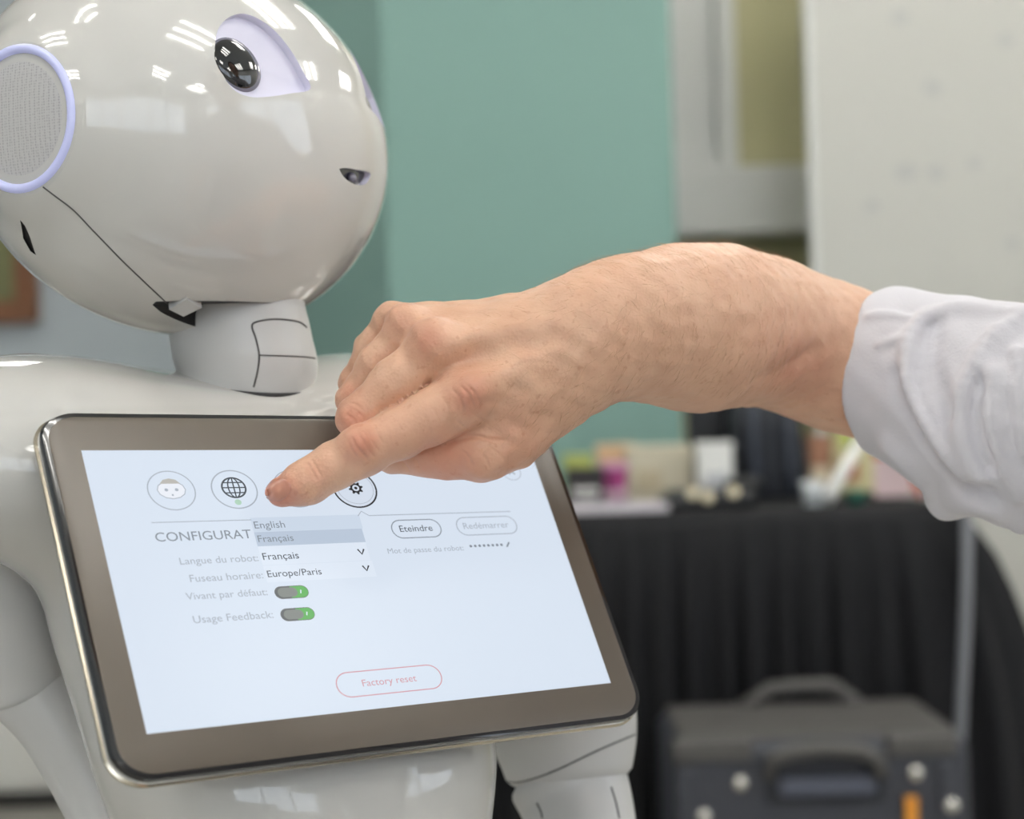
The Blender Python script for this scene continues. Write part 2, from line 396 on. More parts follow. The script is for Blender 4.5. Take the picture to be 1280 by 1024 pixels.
# ------------------------------------------------------------------ things on the table
def mcol(name, r, g, b, **k): return mat(name, srgb(r, g, b), **k)
def ext(px0, px1, pyt, d):
    a = at(px0, 600, d); b = at(px1, 600, d); t = at((px0 + px1) / 2, pyt, d); return a.x, b.x, t.z
def carton(name, label, cat, px0, px1, pyt, d, dep, m, bands=(), lidm=None, rz=0):
    x0, x1, zt = ext(px0, px1, pyt, d); e = empty(name, ((x0 + x1) / 2, d + dep / 2, ZT))
    M = Matrix.Translation(((x0 + x1) / 2, d + dep / 2, 0)) @ Matrix.Rotation(rz, 4, 'Z') @ Matrix.Translation((-(x0 + x1) / 2, -d - dep / 2, 0))
    lid = min(.012, (zt - ZT) * .2)
    box('body', (x0, d, ZT + .0005), (x1, d + dep, zt - lid), m, e, bev=.002, M=M)
    box('lid', (x0 - .001, d - .001, zt - lid), (x1 + .001, d + dep + .001, zt), lidm or m, e, bev=.002, M=M)
    for (u0, u1, v0, v1, bmat) in bands:
        h = zt - ZT; ww = x1 - x0
        box('label_patch', (x0 + u0 * ww, d - .0018, ZT + v0 * h), (x0 + u1 * ww, d, ZT + v1 * h), bmat, e, M=M)
    tag(e, label, cat); return e
LW = mcol('print_white', 220, 218, 215); 
carton('snack_box', 'small black box with a white printed band on the table', 'box', 708, 755, 586, 2.80, .05, mcol('box_black', 38, 34, 36), [(.15, .85, .45, .56, LW), (.2, .8, .3, .36, LW)])
carton('tea_box', 'small yellow-green packet behind the black box', 'box', 706, 742, 569, 2.92, .05, mcol('packet_green', 176, 184, 98))
carton('peach_carton', 'peach coloured carton behind the purple tub', 'box', 748, 796, 556, 3.08, .06, mcol('carton_peach', 226, 190, 150))
carton('cardboard_box', 'wide cream cardboard box on the table', 'box', 786, 868, 558, 2.98, .14, mcol('cardboard_cream', 205, 198, 176, noise=.05), [(.1, .5, .2, .6, mcol('print_beige', 190, 178, 150))])
carton('white_box', 'upright white box beside the dark bag', 'box', 874, 917, 553, 2.90, .06, mcol('box_white', 232, 232, 228), [(.2, .8, .3, .5, mcol('print_grey', 190, 192, 196))])
def lathe(name, c, prof, m, parent=None, n=28):
    rings = [np.array([(c[0] + r * math.cos(2 * math.pi * k / n), c[1] + r * math.sin(2 * math.pi * k / n), z) for k in range(n)]) for r, z in prof]
    V, Fc = loft(rings); return pyobj(name, V, Fc, m, parent, True)
x0, x1, zt = ext(752, 786, 579, 2.88); cx_, rr = (x0 + x1) / 2, (x1 - x0) / 2
e = empty('purple_tub', (cx_, 2.88 + rr, ZT))
lathe('cup', (cx_, 2.88 + rr), [(rr * .8, ZT + .0005), (rr * .82, ZT + .002), (rr, zt - .012), (rr, zt - .01)], mcol('tub_purple', 158, 62, 122, rough=.35), e)
lathe('lid', (cx_, 2.88 + rr), [(rr * 1.04, zt - .01), (rr * 1.06, zt - .008), (rr * 1.04, zt), (rr * .9, zt + .001)], mcol('tub_pink', 205, 150, 180, rough=.35), e)
lathe('label_band', (cx_, 2.88 + rr), [(rr * .87, ZT + .012), (rr * .875, ZT + .012), (rr * .93, ZT + .03), (rr * .92, ZT + .03)], mcol('tub_label', 214, 176, 196), e)
tag(e, 'small purple tub with a pink lid on the table', 'tub')
x0, x1, _ = ext(700, 835, 625, 2.76)
e = empty('white_tray', ((x0 + x1) / 2, 2.8, ZT)); bm = bmesh.new()
bm_box(bm, (x0, 2.745, ZT + .0005), (x1, 2.79, ZT + .004)); 
for a, b in [((x0, 2.745), (x1, 2.748)), ((x0, 2.787), (x1, 2.79)), ((x0, 2.745), (x0 + .003, 2.79)), ((x1 - .003, 2.745), (x1, 2.79))]: bm_box(bm, (a[0], a[1], ZT + .003), (b[0], b[1], ZT + .014))
bmobj('tray_body', bm, mcol('tray_white', 216, 210, 216), e); tag(e, 'shallow white tray along the edge of the table', 'tray')
# low black device with pale buttons
x0, x1, zt = ext(826, 962, 606, 2.76)
e = empty('black_device', ((x0 + x1) / 2, 2.82, ZT)); MD = mcol('device_black', 30, 31, 34, rough=.4)
bm = bmesh.new(); bm_box(bm, (x0 + .012, 2.76, ZT + .0005), (x1 - .02, 2.86, zt - .008), .010, seg=3); bmobj('body', bm, MD, e)
bm = bmesh.new(); bm_box(bm, (x0, 2.755, ZT + .0005), (x0 + .05, 2.85, zt - .016), .010, seg=3); bmobj('grip', bm, MD, e)
lathe('dial', ((x0 + x1) / 2 + .05, 2.81), [(.03, zt - .01), (.03, zt + .004), (.025, zt + .008)], MD, e)
for (bx_, by_) in [(866, 617), (885, 622), (917, 615)]:
    c = at(bx_, by_, 2.757); bm = bmesh.new(); bmesh.ops.create_uvsphere(bm, u_segments=14, v_segments=8, radius=.0095, matrix=Matrix.Translation((c.x, 2.76, c.z)) @ Matrix.Scale(.5, 4, (0, 1, 0))); bmobj('button', bm, mcol('button_pale', 240, 228, 196, rough=.2), e, True)
tag(e, 'low black device with three pale round buttons beside the white tray', 'device')
# dark bag, dark slab
M_BAG = mcol('bag_dark', 34, 38, 46, rough=.7, noise=.1, nscale=25, bump=.2, bscale=300)
bxa, bxb, bzt = ext(920, 1012, 484, 2.98); e = empty('dark_bag', ((bxa + bxb) / 2, 3.04, ZT))
rings = []; n = 40
for k in range(22):
    t = k / 21; z = ZT + .0005 + t * (bzt - ZT - .0005); sc = 1.0 if t < .6 else math.sqrt(max(0.002, 1 - ((t - .6) / .4) ** 2 * .98)); sc *= .9 + .1 * math.sin(min(1, t * 3) * math.pi / 2)
    hw = (bxb - bxa) / 2 * sc; hd = .07 * sc
    rings.append(np.array([((bxa + bxb) / 2 + .012 * (.5 - t) * 2 + hw * np.sign(math.cos(a)) * abs(math.cos(a)) ** .6, 3.05 + hd * np.sign(math.sin(a)) * abs(math.sin(a)) ** .6, z) for a in np.linspace(0, 2 * math.pi, n, endpoint=False)]))
V, Fc = loft(rings); pyobj('bag_body', V, Fc, M_BAG, e, True)
for px_ in (945, 988):
    tube('strap', [at(px_ + 3, 615, 2.965), at(px_, 590, 2.962), at(px_ - 3, 540, 2.966), at(px_ - 3, 505, 2.975)], .006, mcol('strap_blue', 52, 58, 72), e)
tag(e, 'tall dark blue-black soft bag standing on the table', 'bag')
carton('black_slab', 'upright black slab leaning beside the dark bag', 'screen', 862, 926, 497, 3.12, .03, mcol('slab_black', 26, 27, 30, rough=.35), [(.06, .94, .05, .95, mcol('slab_front', 18, 18, 21, rough=.25))])
# colourful clutter at the right end
carton('cream_carton', 'cream and green carton behind the white stick', 'box', 1040, 1100, 512, 3.12, .05, mcol('carton_cream', 214, 206, 160, noise=.15, nscale=30), [(.1, .6, .55, .95, mcol('print_lime', 176, 186, 96)), (.1, .5, .15, .4, mcol('print_brick', 176, 84, 58))], rz=.15)
carton('pink_packet', 'pale pink packet with a red stripe on the table', 'packet', 1096, 1142, 556, 2.95, .04, mcol('packet_pink', 230, 206, 208), [(0, 1, .75, .9, mcol('print_red', 198, 62, 48))], rz=-.2)
carton('brick_red_box', 'small brown-red box behind the glass tumbler', 'box', 1012, 1040, 545, 3.05, .05, mcol('box_brick', 168, 120, 92, noise=.2, nscale=40), [(.1, .9, .2, .5, mcol('print_cream', 225, 210, 180))])
carton('green_carton', 'yellow-green carton behind the pink packet', 'box', 1130, 1180, 548, 3.12, .05, mcol('carton_lime', 180, 180, 110, noise=.2, nscale=30), [(.2, .8, .1, .4, LW)])
sa, sb = at(1034, 634, 2.80), at(1082, 540, 2.92); sa.z = ZT + .008
e = empty('white_stick', sa); tube('rod', [sa, sa.lerp(sb, .5), sb], .0105, mcol('stick_white', 226, 226, 222, rough=.3), e, 12); tube('end_cap', [sb, sb + (sb - sa).normalized() * .012], .0115, mcol('print_red', 198, 62, 48), e, 12)
tag(e, 'white stick leaning against the cream carton', 'stick')
def ribbon(label, pts):
    e = empty('red_ribbon', pts[0]); tube('strand', [Vector(p) for p in crom([tuple(p) for p in pts], 6)], .005, mcol('ribbon_red', 196, 66, 48, rough=.5), e, 8)
    tube('knot', [pts[0] + Vector((-.004, 0, .003)), pts[0] + Vector((.004, 0, .003))], .007, MATS['ribbon_red'], e, 8); tag(e, label, 'ribbon')
g = at(1150, 632, 2.88); g.z = ZT + .006
ribbon('red ribbon draped over the pink packet', [g, at(1138, 590, 2.90), at(1118, 556, 2.935), at(1098, 549, 2.96), at(1086, 556, 2.95)])
c = at(1166, 622, 2.80); rr = .0155
e = empty('white_ball', (c.x, 2.80, ZT)); bm = bmesh.new(); bmesh.ops.create_uvsphere(bm, u_segments=20, v_segments=14, radius=rr, matrix=Matrix.Translation((c.x, 2.80, ZT + rr + .0005))); bmobj('ball_body', bm, mcol('ball_white', 226, 226, 236, rough=.3), e, True)
lathe('red_cap', (c.x, 2.80), [(.008, ZT + 2 * rr - .003), (.008, ZT + 2 * rr + .006), (.005, ZT + 2 * rr + .008)], MATS['ribbon_red'], e, 16); tag(e, 'small white ball with a red cap on the table', 'ball')
c = at(1070, 630, 2.79); e = empty('teal_cup', (c.x, 2.79, ZT)); lathe('cup_body', (c.x, 2.79), [(.013, ZT + .0005), (.017, ZT + .018), (.017, ZT + .02), (.014, ZT + .02)], mcol('cup_teal', 52, 112, 96, rough=.3), e, 20); lathe('rim', (c.x, 2.79), [(.0165, ZT + .019), (.018, ZT + .0195), (.018, ZT + .021), (.0165, ZT + .0215)], MATS['cup_teal'], e, 20); tag(e, 'tiny teal cup at the foot of the white stick', 'cup')
c = at(1016, 620, 2.80); e = empty('glass_tumbler', (c.x, 2.80, ZT)); MGL = mcol('tumbler_glass', 190, 196, 198, rough=.1, coat=1.0); lathe('tumbler_body', (c.x, 2.80), [(.015, ZT + .0005), (.019, ZT + .038), (.017, ZT + .038), (.0135, ZT + .006)], MGL, e, 20); lathe('tumbler_base', (c.x, 2.80), [(.0155, ZT + .0004), (.016, ZT + .004)], MGL, e, 20); tag(e, 'small grey tumbler beside the dark bag', 'tumbler')
# hanging cable
M_CBL = mcol('cable_grey', 128, 130, 136, rough=.5)
cp = [(1203, 626, 2.80), (1206, 634, 2.69), (1209, 660, 2.672), (1208, 740, 2.66), (1205, 820, 2.655), (1201, 905, 2.66), (1200, 1010, 2.665)]
cpts = [at(*q) for q in cp]; cpts[0].z = ZT + .008
cpts += [Vector((cpts[-1].x + .01, 2.62, .2)), Vector((cpts[-1].x + .03, 2.58, .012)), Vector((cpts[-1].x + .3, 2.5, .008))]
e = empty('hanging_cable', cpts[0]); tube('cord', [Vector(q) for q in crom([tuple(q) for q in cpts], 6)], .0082, M_CBL, e, 10)
box('plug', cpts[0] + Vector((-.012, 0, -.007)), cpts[0] + Vector((.012, .035, .011)), M_CBL, e, bev=.003); tag(e, 'grey cable hanging down the front of the black cloth', 'cable')

# ------------------------------------------------------------------ black hard case
CY0, CY1 = 2.32, 2.60
ca, cb_ = at(842, 940, CY0).x, at(1214, 925, CY0).x; cz = at(1010, 928, CY0).z
cs = empty('hard_case', ((ca + cb_) / 2, (CY0 + CY1) / 2, 0))
box('case_shell', (ca, CY0, .03), (cb_, CY1, cz), M_CASE, cs, bev=.018, seg=3)
box('lid_panel', (ca + .012, CY0 + .02, cz - .004), (cb_ - .012, CY1 - .01, cz + .008), M_CASETOP, cs, bev=.006)
for xa, xb in ((842, 940), (1110, 1196)): box('corner_guard', (at(xa, 930, CY0).x - .002, CY0 - .006, cz - .022), (at(xb, 930, CY0).x, CY0 + .03, cz + .006), M_CASETOP, cs, bev=.005)
for xa in (846, 1170): box('side_rib', (at(xa, 930, CY0).x, CY0 - .008, .04), (at(xa + 22, 930, CY0).x, CY0 + .01, cz - .03), M_CASE, cs, bev=.005)
hp = [(962, 975), (964, 952), (990, 940), (1030, 936), (1075, 938), (1098, 950), (1102, 972)]
tube('front_handle', [at(x, y, CY0 - .022) for x, y in hp], .010, M_CASETOP, cs, 12)
box('handle_plate', (at(958, 990, CY0).x, CY0 - .004, at(1030, 1005, CY0).z), (at(1106, 990, CY0).x, CY0 + .01, at(1030, 938, CY0).z), mcol('plate_dark', 40, 42, 50, rough=.5), cs, bev=.004)
box('handle_grip', (at(972, 980, CY0).x, CY0 - .02, at(1030, 992, CY0).z), (at(1092, 980, CY0).x, CY0 - .002, at(1030, 970, CY0).z), mcol('grip_blue', 78, 82, 96, rough=.5), cs, bev=.005)
for (rx, ry) in [(926, 980), (1145, 967), (1190, 1007), (880, 1021)]:
    c = at(rx, ry, CY0 - .009); bm = bmesh.new(); bmesh.ops.create_uvsphere(bm, u_segments=14, v_segments=8, radius=.0098, matrix=Matrix.Translation((c.x, CY0 - .008, c.z)) @ Matrix.Scale(.5, 4, (0, 1, 0))); bmobj('rivet', bm, M_STEEL, cs, True)
c = at(1140, 1012, CY0 - .012); box('orange_tag', (c.x - .008, CY0 - .012, c.z - .03), (c.x + .008, CY0 - .004, c.z + .016), mcol('tag_orange', 226, 150, 50), cs, bev=.002)['label'] = 'orange tag'
hp = [(926, 902), (930, 884), (965, 861), (1000, 858), (1040, 857), (1070, 878), (1076, 898)]
tube('top_handle', [at(x, y, CY1 - .03) for x, y in hp], .011, M_CASETOP, cs, 10)
for xx in (ca + .06, cb_ - .06): bm = bmesh.new(); tube_bm(bm, (xx - .02, CY1 - .05, .03), (xx + .02, CY1 - .05, .03), .03, 20); bmobj('wheel', bm, M_GAP, cs, True)
for xx in (ca + .06, cb_ - .06): box('foot', (xx - .015, CY0 + .02, 0), (xx + .015, CY0 + .05, .034), M_GAP, cs)
tag(cs, 'black hard equipment case with handle, rivets and orange tag on the floor', 'case')

# ================================================================== ROBOT
FW = Vector((.6300, -.7766, 0)); LT = Vector((.7766, .6300, 0)); UPV = Vector((0, 0, 1)); RB = Vector((-.125, .79, 0))
robot = empty('humanoid_robot', (RB.x, RB.y, 0))
tag(robot, 'glossy white humanoid robot with a chest tablet and round head', 'robot')
def rloc(l, f, z): return RB + LT * l + FW * f + UPV * z
# --- torso: (z, half width, half depth, front)
TS = [(.40, .058, .050, .06), (.55, .064, .056, .085), (.66, .071, .064, .110), (.738, .077, .070, .122), (.775, .085, .072, .120), (.80, .087, .070, .105), (.83, .090, .068, .088), (.856, .092, .066, .076), (.875, .096, .062, .068), (.888, .102, .059, .061), (.899, .110, .055, .055), (.909, .120, .050, .050), (.918, .129, .045, .045), (.926, .128, .040, .040), (.932, .108, .036, .036), (.935, .07, .034, .034), (.936, .03, .02, .02)]
TSi = crom(TS, 5)
def torso_field(q):
    """robot frame (left, forward, up): lofted chest smoothly joined to the two shoulders"""
    l, f, z = q[..., 0], q[..., 1], q[..., 2]; zz = np.clip(z, .40, .926)
    wv, dd, fr = (np.interp(zz, TSi[:, 0], TSi[:, k]) for k in (1, 2, 3))
    f = f; z = z + .24 * np.clip((zz - .88) / .045, 0, 1) * f
    k0 = (np.abs(l / wv) ** 2.3 + np.abs((f - (fr - dd)) / dd) ** 2.3) ** (1 / 2.3)
    t = (k0 - 1) * dd; t = -smin(-t, -(z - .936), .022); t = np.maximum(t, .41 - z)
    for sgn in (-1, 1):
        v = (np.stack([l, f, z], -1) - np.array([sgn * .084, .0, .904])) / np.array([.066, .052, .040]); t = smin(t, (np.linalg.norm(v, axis=-1) - 1) * .042, .026)
    return t
V, Q = nets(torso_field, np.array([-.17, -.09, .395]), np.array([.17, .15, .96]), .004); V = newton(torso_field, V, 2); V, Q = subdiv(V, Q); V = newton(torso_field, V, 2)
Wt = np.array(RB) + V[:, :1] * np.array(LT) + V[:, 1:2] * np.array(FW) + V[:, 2:] * np.array(UPV)
torso = npobj('torso', Wt, Q[:, ::-1], M_SHELL, robot)
def ellipsoid(name, c, ax, m, parent, us=64, vs_=40):
    """c world centre, ax: three world semi-axis vectors"""
    bm = bmesh.new(); bmesh.ops.create_uvsphere(bm, u_segments=us, v_segments=vs_, radius=1)
    M = Matrix((ax[0], ax[1], ax[2])).transposed().to_4x4(); M.translation = c
    bmesh.ops.transform(bm, matrix=M, verts=bm.verts); return bmobj(name, bm, m, parent, True)
# --- arms
def limb(name, pts, m, parent, n=40, flat=0.0):
    """pts: (px, py, depth, radius_px) chain -> rounded limb"""
    P = crom(pts, 6); rings = []
    C = [at(*p[:3]) for p in P]; R_ = [float(p[3] * p[2] / F_PX) for p in P]
    t0 = (C[1] - C[0]).normalized(); t1 = (C[-1] - C[-2]).normalized()
    seq = []
    for k in range(1, 7): ang = k / 7 * math.pi / 2; seq.append((C[0] - t0 * R_[0] * .35 * math.cos(ang), R_[0] * math.sin(ang), t0))
    for i in range(len(C)): seq.append((C[i], R_[i], (C[min(i + 1, len(C) - 1)] - C[max(i - 1, 0)]).normalized()))
    for k in range(6, 0, -1): ang = k / 7 * math.pi / 2; seq.append((C[-1] + t1 * R_[-1] * .35 * math.cos(ang), R_[-1] * math.sin(ang), t1))
    for c, r, t in seq:
        a = t.cross(Vector((0, 1, .001))).normalized(); b = t.cross(a)
        rings.append(np.array([c + r * (math.cos(2 * math.pi * k / n) * a + math.sin(2 * math.pi * k / n) * b) for k in range(n)]))
    V, Fc = loft(rings); return pyobj(name, V, Fc, m, parent, True)
ra = limb('upper_arm', [(-88, 570, .735, 66), (-55, 640, .75, 76), (-18, 740, .762, 74), (12, 820, .77, 66), (26, 862, .772, 56)], M_SHELL2, robot)
rf = limb('forearm', [(28, 856, .772, 50), (72, 910, .772, 46), (126, 1005, .77, 46), (170, 1110, .75, 44), (200, 1220, .72, 42)], M_SHELL2, robot)
limb('robot_hand', [(205, 1232, .72, 34), (225, 1275, .71, 36), (240, 1320, .70, 22)], M_SHELL2, robot)
la = limb('upper_arm', [(600, 560, .86, 60), (622, 640, .875, 76), (658, 760, .88, 86), (697, 870, .882, 92), (706, 920, .88, 91), (711, 962, .876, 81)], M_SHELL2, robot)
lf = limb('forearm', [(710, 975, .878, 74), (722, 1010, .872, 70), (735, 1080, .855, 66), (750, 1180, .83, 58), (760, 1280, .80, 48)], M_SHELL2, robot)
limb('robot_hand', [(762, 1295, .80, 38), (766, 1340, .79, 40), (768, 1390, .78, 24)], M_SHELL2, robot)
b1, b2, b3 = bvh_of(la), bvh_of(lf), bvh_of(ra)
groove('elbow_seam', [(618, 968), (640, 978), (665, 974), (700, 961), (750, 937), (797, 917)], [b1], .00048, M_SEAM, la)
groove('forearm_seam', [(671, 1004), (676, 1014), (678, 1023)], [b2], .0005, M_SEAM, lf); groove('forearm_seam', [(764, 984), (770, 1004), (774, 1023)], [b2], .0005, M_SEAM, lf)
# --- lower body, outside the frame
rings = []
for z, rl, rf_, fo in crom([(.02, .20, .20, 0), (.06, .205, .205, 0), (.11, .15, .16, 0), (.2, .085, .085, .005), (.32, .07, .065, .01), (.40, .06, .052, .008), (.42, .058, .05, .008)], 5):
    rings.append(np.array([tuple(rloc(rl * math.cos(a), fo + rf_ * math.sin(a), z)) for a in np.linspace(0, 2 * math.pi, 64, endpoint=False)]))
V, Fc = loft(rings); pyobj('lower_body', V, Fc, M_SHELL, robot, True)
lathe('wheel_base', (RB.x, RB.y), [(.17, 0.0), (.18, .004), (.18, .03)], M_GAP, robot, 40)
# --- neck
rings = []; NECK = [(355, 296, 82, .80), (385, 297, 85, .80), (405, 299, 88, .80), (425, 302, 89, .80), (445, 306, 90, .80), (462, 309, 88, .80), (478, 310, 85, .80), (496, 310, 82, .80)]
for py_, pxc, hw, d in crom(NECK, 5):
    c = at(pxc, py_, d); r = float(hw * d / F_PX)
    rings.append(np.array([tuple(c + LT * (r * .98 * math.cos(a)) + FW * (r * 1.02 * math.sin(a)) ) for a in np.linspace(0, 2 * math.pi, 72, endpoint=False)]))
V, Fc = loft(rings); neck = pyobj('neck', V, Fc, M_SHELL2, robot, True)
bn = bvh_of(neck)
groove('neck_seam', [(383, 409), (372, 402), (345, 399), (322, 402), (315, 408), (320, 424), (324, 445), (322, 464), (317, 484)], [bn], .00045, M_SEAM, neck)
groove('neck_seam', [(324, 444), (355, 445), (380, 446), (394, 448)], [bn], .00035, M_SEAM, neck)
rings = []
for dz, k in ((-.003, 1.0), (.0006, 1.012), (.0008, 1.0)):
    c = at(310, 478, .80); r = 86 * .80 / F_PX * k
    rings.append(np.array([tuple(Vector((c.x, c.y, .9360 + dz - .24 * ((c - RB).dot(FW) + r * math.sin(a)))) + LT * (r * math.cos(a)) + FW * (r * math.sin(a))) for a in np.linspace(0, 2 * math.pi, 72, endpoint=False)]))
V, Fc = loft(rings, cap=False); pyobj('collar_gap', V, Fc, M_GAP, neck, True)

# --- head: revolved about the ear axis, radii fitted to the outline
HC = at(229.93, 183.6, .80); HR_, HA = .0842, .1076; az, pit = 1.0491, .1362; a1, b1_, a2, b2_ = .0074, -.0018, -.0207, -.0227
HF = Vector((math.sin(az) * math.cos(pit), -math.cos(az) * math.cos(pit), math.sin(pit))); HL = Vector((math.cos(az), math.sin(az), 0)); HU = HL.cross(HF); HU = HU if HU.z > 0 else -HU
EU = .93 * HA
def hpt(u, ph, off=0.0):
    g = 1 + a1 * math.cos(ph) + b1_ * math.sin(ph) + a2 * math.cos(2 * ph) + b2_ * math.sin(2 * ph)
    rho = HR_ * g * math.sqrt(max(0, 1 - (u / HA) ** 2))
    rho *= 1 - .05 * math.exp(-((abs(u) - .090) / .007) ** 2)
    rho += off
    return HC + HL * u + HF * (rho * math.cos(ph)) + HU * (rho * math.sin(ph))
us = list(EU * np.sin(np.linspace(-math.pi / 2, math.pi / 2, 111))); n = 180
rings = [np.array([tuple(hpt(u, 2 * math.pi * k / n)) for k in range(n)]) for u in us]
V, Fc = loft(rings); head = pyobj('head', V, Fc, M_SHELL, robot, True)
bm = bmesh.new(); bm.from_mesh(head.data); bmesh.ops.recalc_face_normals(bm, faces=bm.faces); bm.to_mesh(head.data); bm.free()
bh = bvh_of(head)
def hit(px, py, b=None):
    h = (b or bh).ray_cast(EYE, ray(px, py)); return h[0], h[1]
# neck opening
P1 = hit(252, 378)[0]; P2 = hit(386, 384)[0]
up_cut = P1.z + .0005
bmc = bmesh.new(); fwd = Vector((HF.x, HF.y, 0)).normalized()
M = Matrix((fwd, HL, UPV)).transposed().to_4x4(); M.translation = Vector((HC.x, HC.y, 0))
nf = (hit(212, 396)[0] - HC).dot(fwd)
bm_box(bmc, (nf, -.2, up_cut - .1), (.3, .2, up_cut), .004, M); cut = bmobj('c', bmc, M_GAP); boolean(head, cut)
lid = [np.array([tuple(Vector((HC.x, HC.y, up_cut + .0012)) + fwd * (.022 + .062 * s_ * math.cos(a)) + HL * (.07 * s_ * math.sin(a))) for a in np.linspace(0, 2 * math.pi, 48, endpoint=False)]) for s_ in (.2, .8)]

# eye sockets, mirrored across the head's middle plane
HLm = (HL * math.cos(math.radians(7)) - HF * math.sin(math.radians(7))).normalized()   # the face looks a little past the ear axis
def mirror(p): return p - 2 * HLm * (p - HC).dot(HLm)
sock_px = [(268, 62), (272, 38), (284, 23), (302, 17), (322, 23), (345, 40), (365, 65), (378, 88), (388, 111), (362, 117), (335, 121), (312, 121), (292, 112), (278, 92)]
sp = crom(sock_px + [sock_px[0]], 5)[:-1]
S3 = [hit(x, y)[0] for x, y in sp]; cen = sum(S3, Vector()) / len(S3)
nrm = hit(325, 72)[1].normalized(); nrm = nrm if nrm.dot(ray(325, 72)) < 0 else -nrm
tip, tail = hit(372, 62)[0], hit(285, 112)[0]
def socket_cutter(side):
    bm = bmesh.new(); top, bot = [], []
    d_dir = (tip - tail)
    for q in S3:
        t = max(0, min(1, (q - tail).dot(d_dir) / d_dir.length_squared)); dep = -.0002 - .0042 * t
        a = q + nrm * .02; b = q + nrm * dep
        if side: a, b = mirror(a), mirror(b)
        top.append(bm.verts.new(a)); bot.append(bm.verts.new(b))
    cb0 = sum((v.co for v in bot), Vector()) / len(bot); nn = nrm if not side else (nrm - 2 * HLm * nrm.dot(HLm))
    cv = bm.verts.new(cb0 - nn * .0015); ct = bm.verts.new(sum((v.co for v in top), Vector()) / len(top))
    k = len(top)
    for i in range(k):
        j = (i + 1) % k; bm.faces.new((bot[i], bot[j], top[j], top[i])); bm.faces.new((bot[j], bot[i], cv)); bm.faces.new((top[i], top[j], ct))
    return bmobj('c', bm, M_EYEW)
for side in (0, 1): boolean(head, socket_cutter(side))
# mouth camera recess
m_px = [(424, 211), (433, 210), (445, 212), (456, 214), (463, 217), (461, 225), (455, 231), (445, 231), (435, 226), (428, 219)]
M3 = [hit(x, y)[0] for x, y in crom(m_px + [m_px[0]], 4)[:-1]]; mn = hit(443, 220)[1]; mn = mn if mn.dot(ray(443, 220)) < 0 else -mn
def prism(P3, nn, h0, h1, m, name='c', parent=None):
    bm = bmesh.new(); A = [bm.verts.new(q + nn * h1) for q in P3]; B = [bm.verts.new(q + nn * h0) for q in P3]; bm.faces.new(A); bm.faces.new(B)
    for i in range(len(A)): j = (i + 1) % len(A); bm.faces.new((B[i], B[j], A[j], A[i]))
    return bmobj(name, bm, m, parent)
boolean(head, prism(M3, mn, -.006, .01, M_EYEW))
s_px = [(25, 275), (31, 282), (38, 298), (45, 319), (38, 314), (29, 298)]
SL3 = [hit(x, y)[0] for x, y in s_px]; sn = hit(35, 297)[1]; sn = sn if sn.dot(ray(35, 297)) < 0 else -sn
boolean(head, prism(SL3, sn, -.006, .01, M_GAP))
prism(SL3, sn, -.0055, -.001, M_GAP, 'rear_slot', head); prism(M3, mn, -.0055, -.003, M_LENS, 'mouth_camera', head)
head.data.polygons.foreach_set('use_smooth', [True] * len(head.data.polygons))
md = head.modifiers.new('es', 'EDGE_SPLIT'); md.split_angle = math.radians(32)
bh2 = bvh_of(head)
c3 = hit(446, 222)[0]; ellipsoid('mouth_lens', c3 - mn * .0022, (HL * .0022, HU * .0022, mn * .0018), M_LENSRIM, head, 20, 12)
# eye lenses
lc, _ = hit(299, 77); e1 = hit(318, 108)[0] - hit(283, 46)[0]; e1 = (e1 - nrm * e1.dot(nrm)); L1 = e1.length / 2 * 1.08; e1.normalize(); e2 = nrm.cross(e1).normalized()
w_ = hit(326, 66)[0] - hit(274, 86)[0]; L2 = abs(w_.dot(e2)) / 2 * .98
for side in (0, 1):
    f_ = (lambda v: v - 2 * HLm * v.dot(HLm)) if side else (lambda v: v)
    c0 = lc - nrm * .0022; c0 = mirror(c0) if side else c0
    ellipsoid('eye_rim', c0 - f_(nrm) * .0004, (f_(e1) * L1, f_(e2) * L2, f_(nrm) * .0030), M_LENSRIM, head, 40, 20)
    off = e2 * (-.0006) if e2.x > 0 else e2 * .0006
    ellipsoid('eye_lens', c0 + f_(off), (f_(e1) * L1 * .93, f_(e2) * L2 * .90, f_(nrm) * .0036), M_LENS, head, 40, 20)
# ears
def disc_ring(name, u0, prof, m):
    for sgn in (-1, 1):
        rings = [np.array([tuple(HC + HL * (sgn * (u0 + du)) + HF * (r * math.cos(2 * math.pi * k / 72)) + HU * (r * math.sin(2 * math.pi * k / 72))) for k in range(72)]) for r, du in prof]
        V, Fc = loft(rings, cap=True); pyobj(name, V, Fc, m, head, True)
disc_ring('ear_light_ring', EU, [(.0300, -.004), (.0302, -.001), (.0296, .0012), (.0282, .002), (.0268, .0014), (.0262, .0002), (.0258, -.002)], M_LED)
_n = M_SPK.node_tree.nodes; _l = M_SPK.node_tree.links; v_ = _n.new('ShaderNodeTexVoronoi'); v_.inputs['Scale'].default_value = 900; v_.inputs['Randomness'].default_value = .25
tc2 = _n.new('ShaderNodeTexCoord'); _l.new(tc2.outputs['Object'], v_.inputs['Vector']); rp = _n.new('ShaderNodeValToRGB'); rp.color_ramp.elements[0].position = .2; rp.color_ramp.elements[0].color = srgb(168, 166, 166); rp.color_ramp.elements[1].position = .5; rp.color_ramp.elements[1].color = srgb(196, 194, 193)
_l.new(v_.outputs['Distance'], rp.inputs[0]); _l.new(rp.outputs[0], _n['Principled BSDF'].inputs['Base Color'])
disc_ring('ear_speaker', EU, [(.0258, -.003), (.0258, -.0008), (.022, .0002), (.014, .0009), (.004, .0012)], M_SPK)
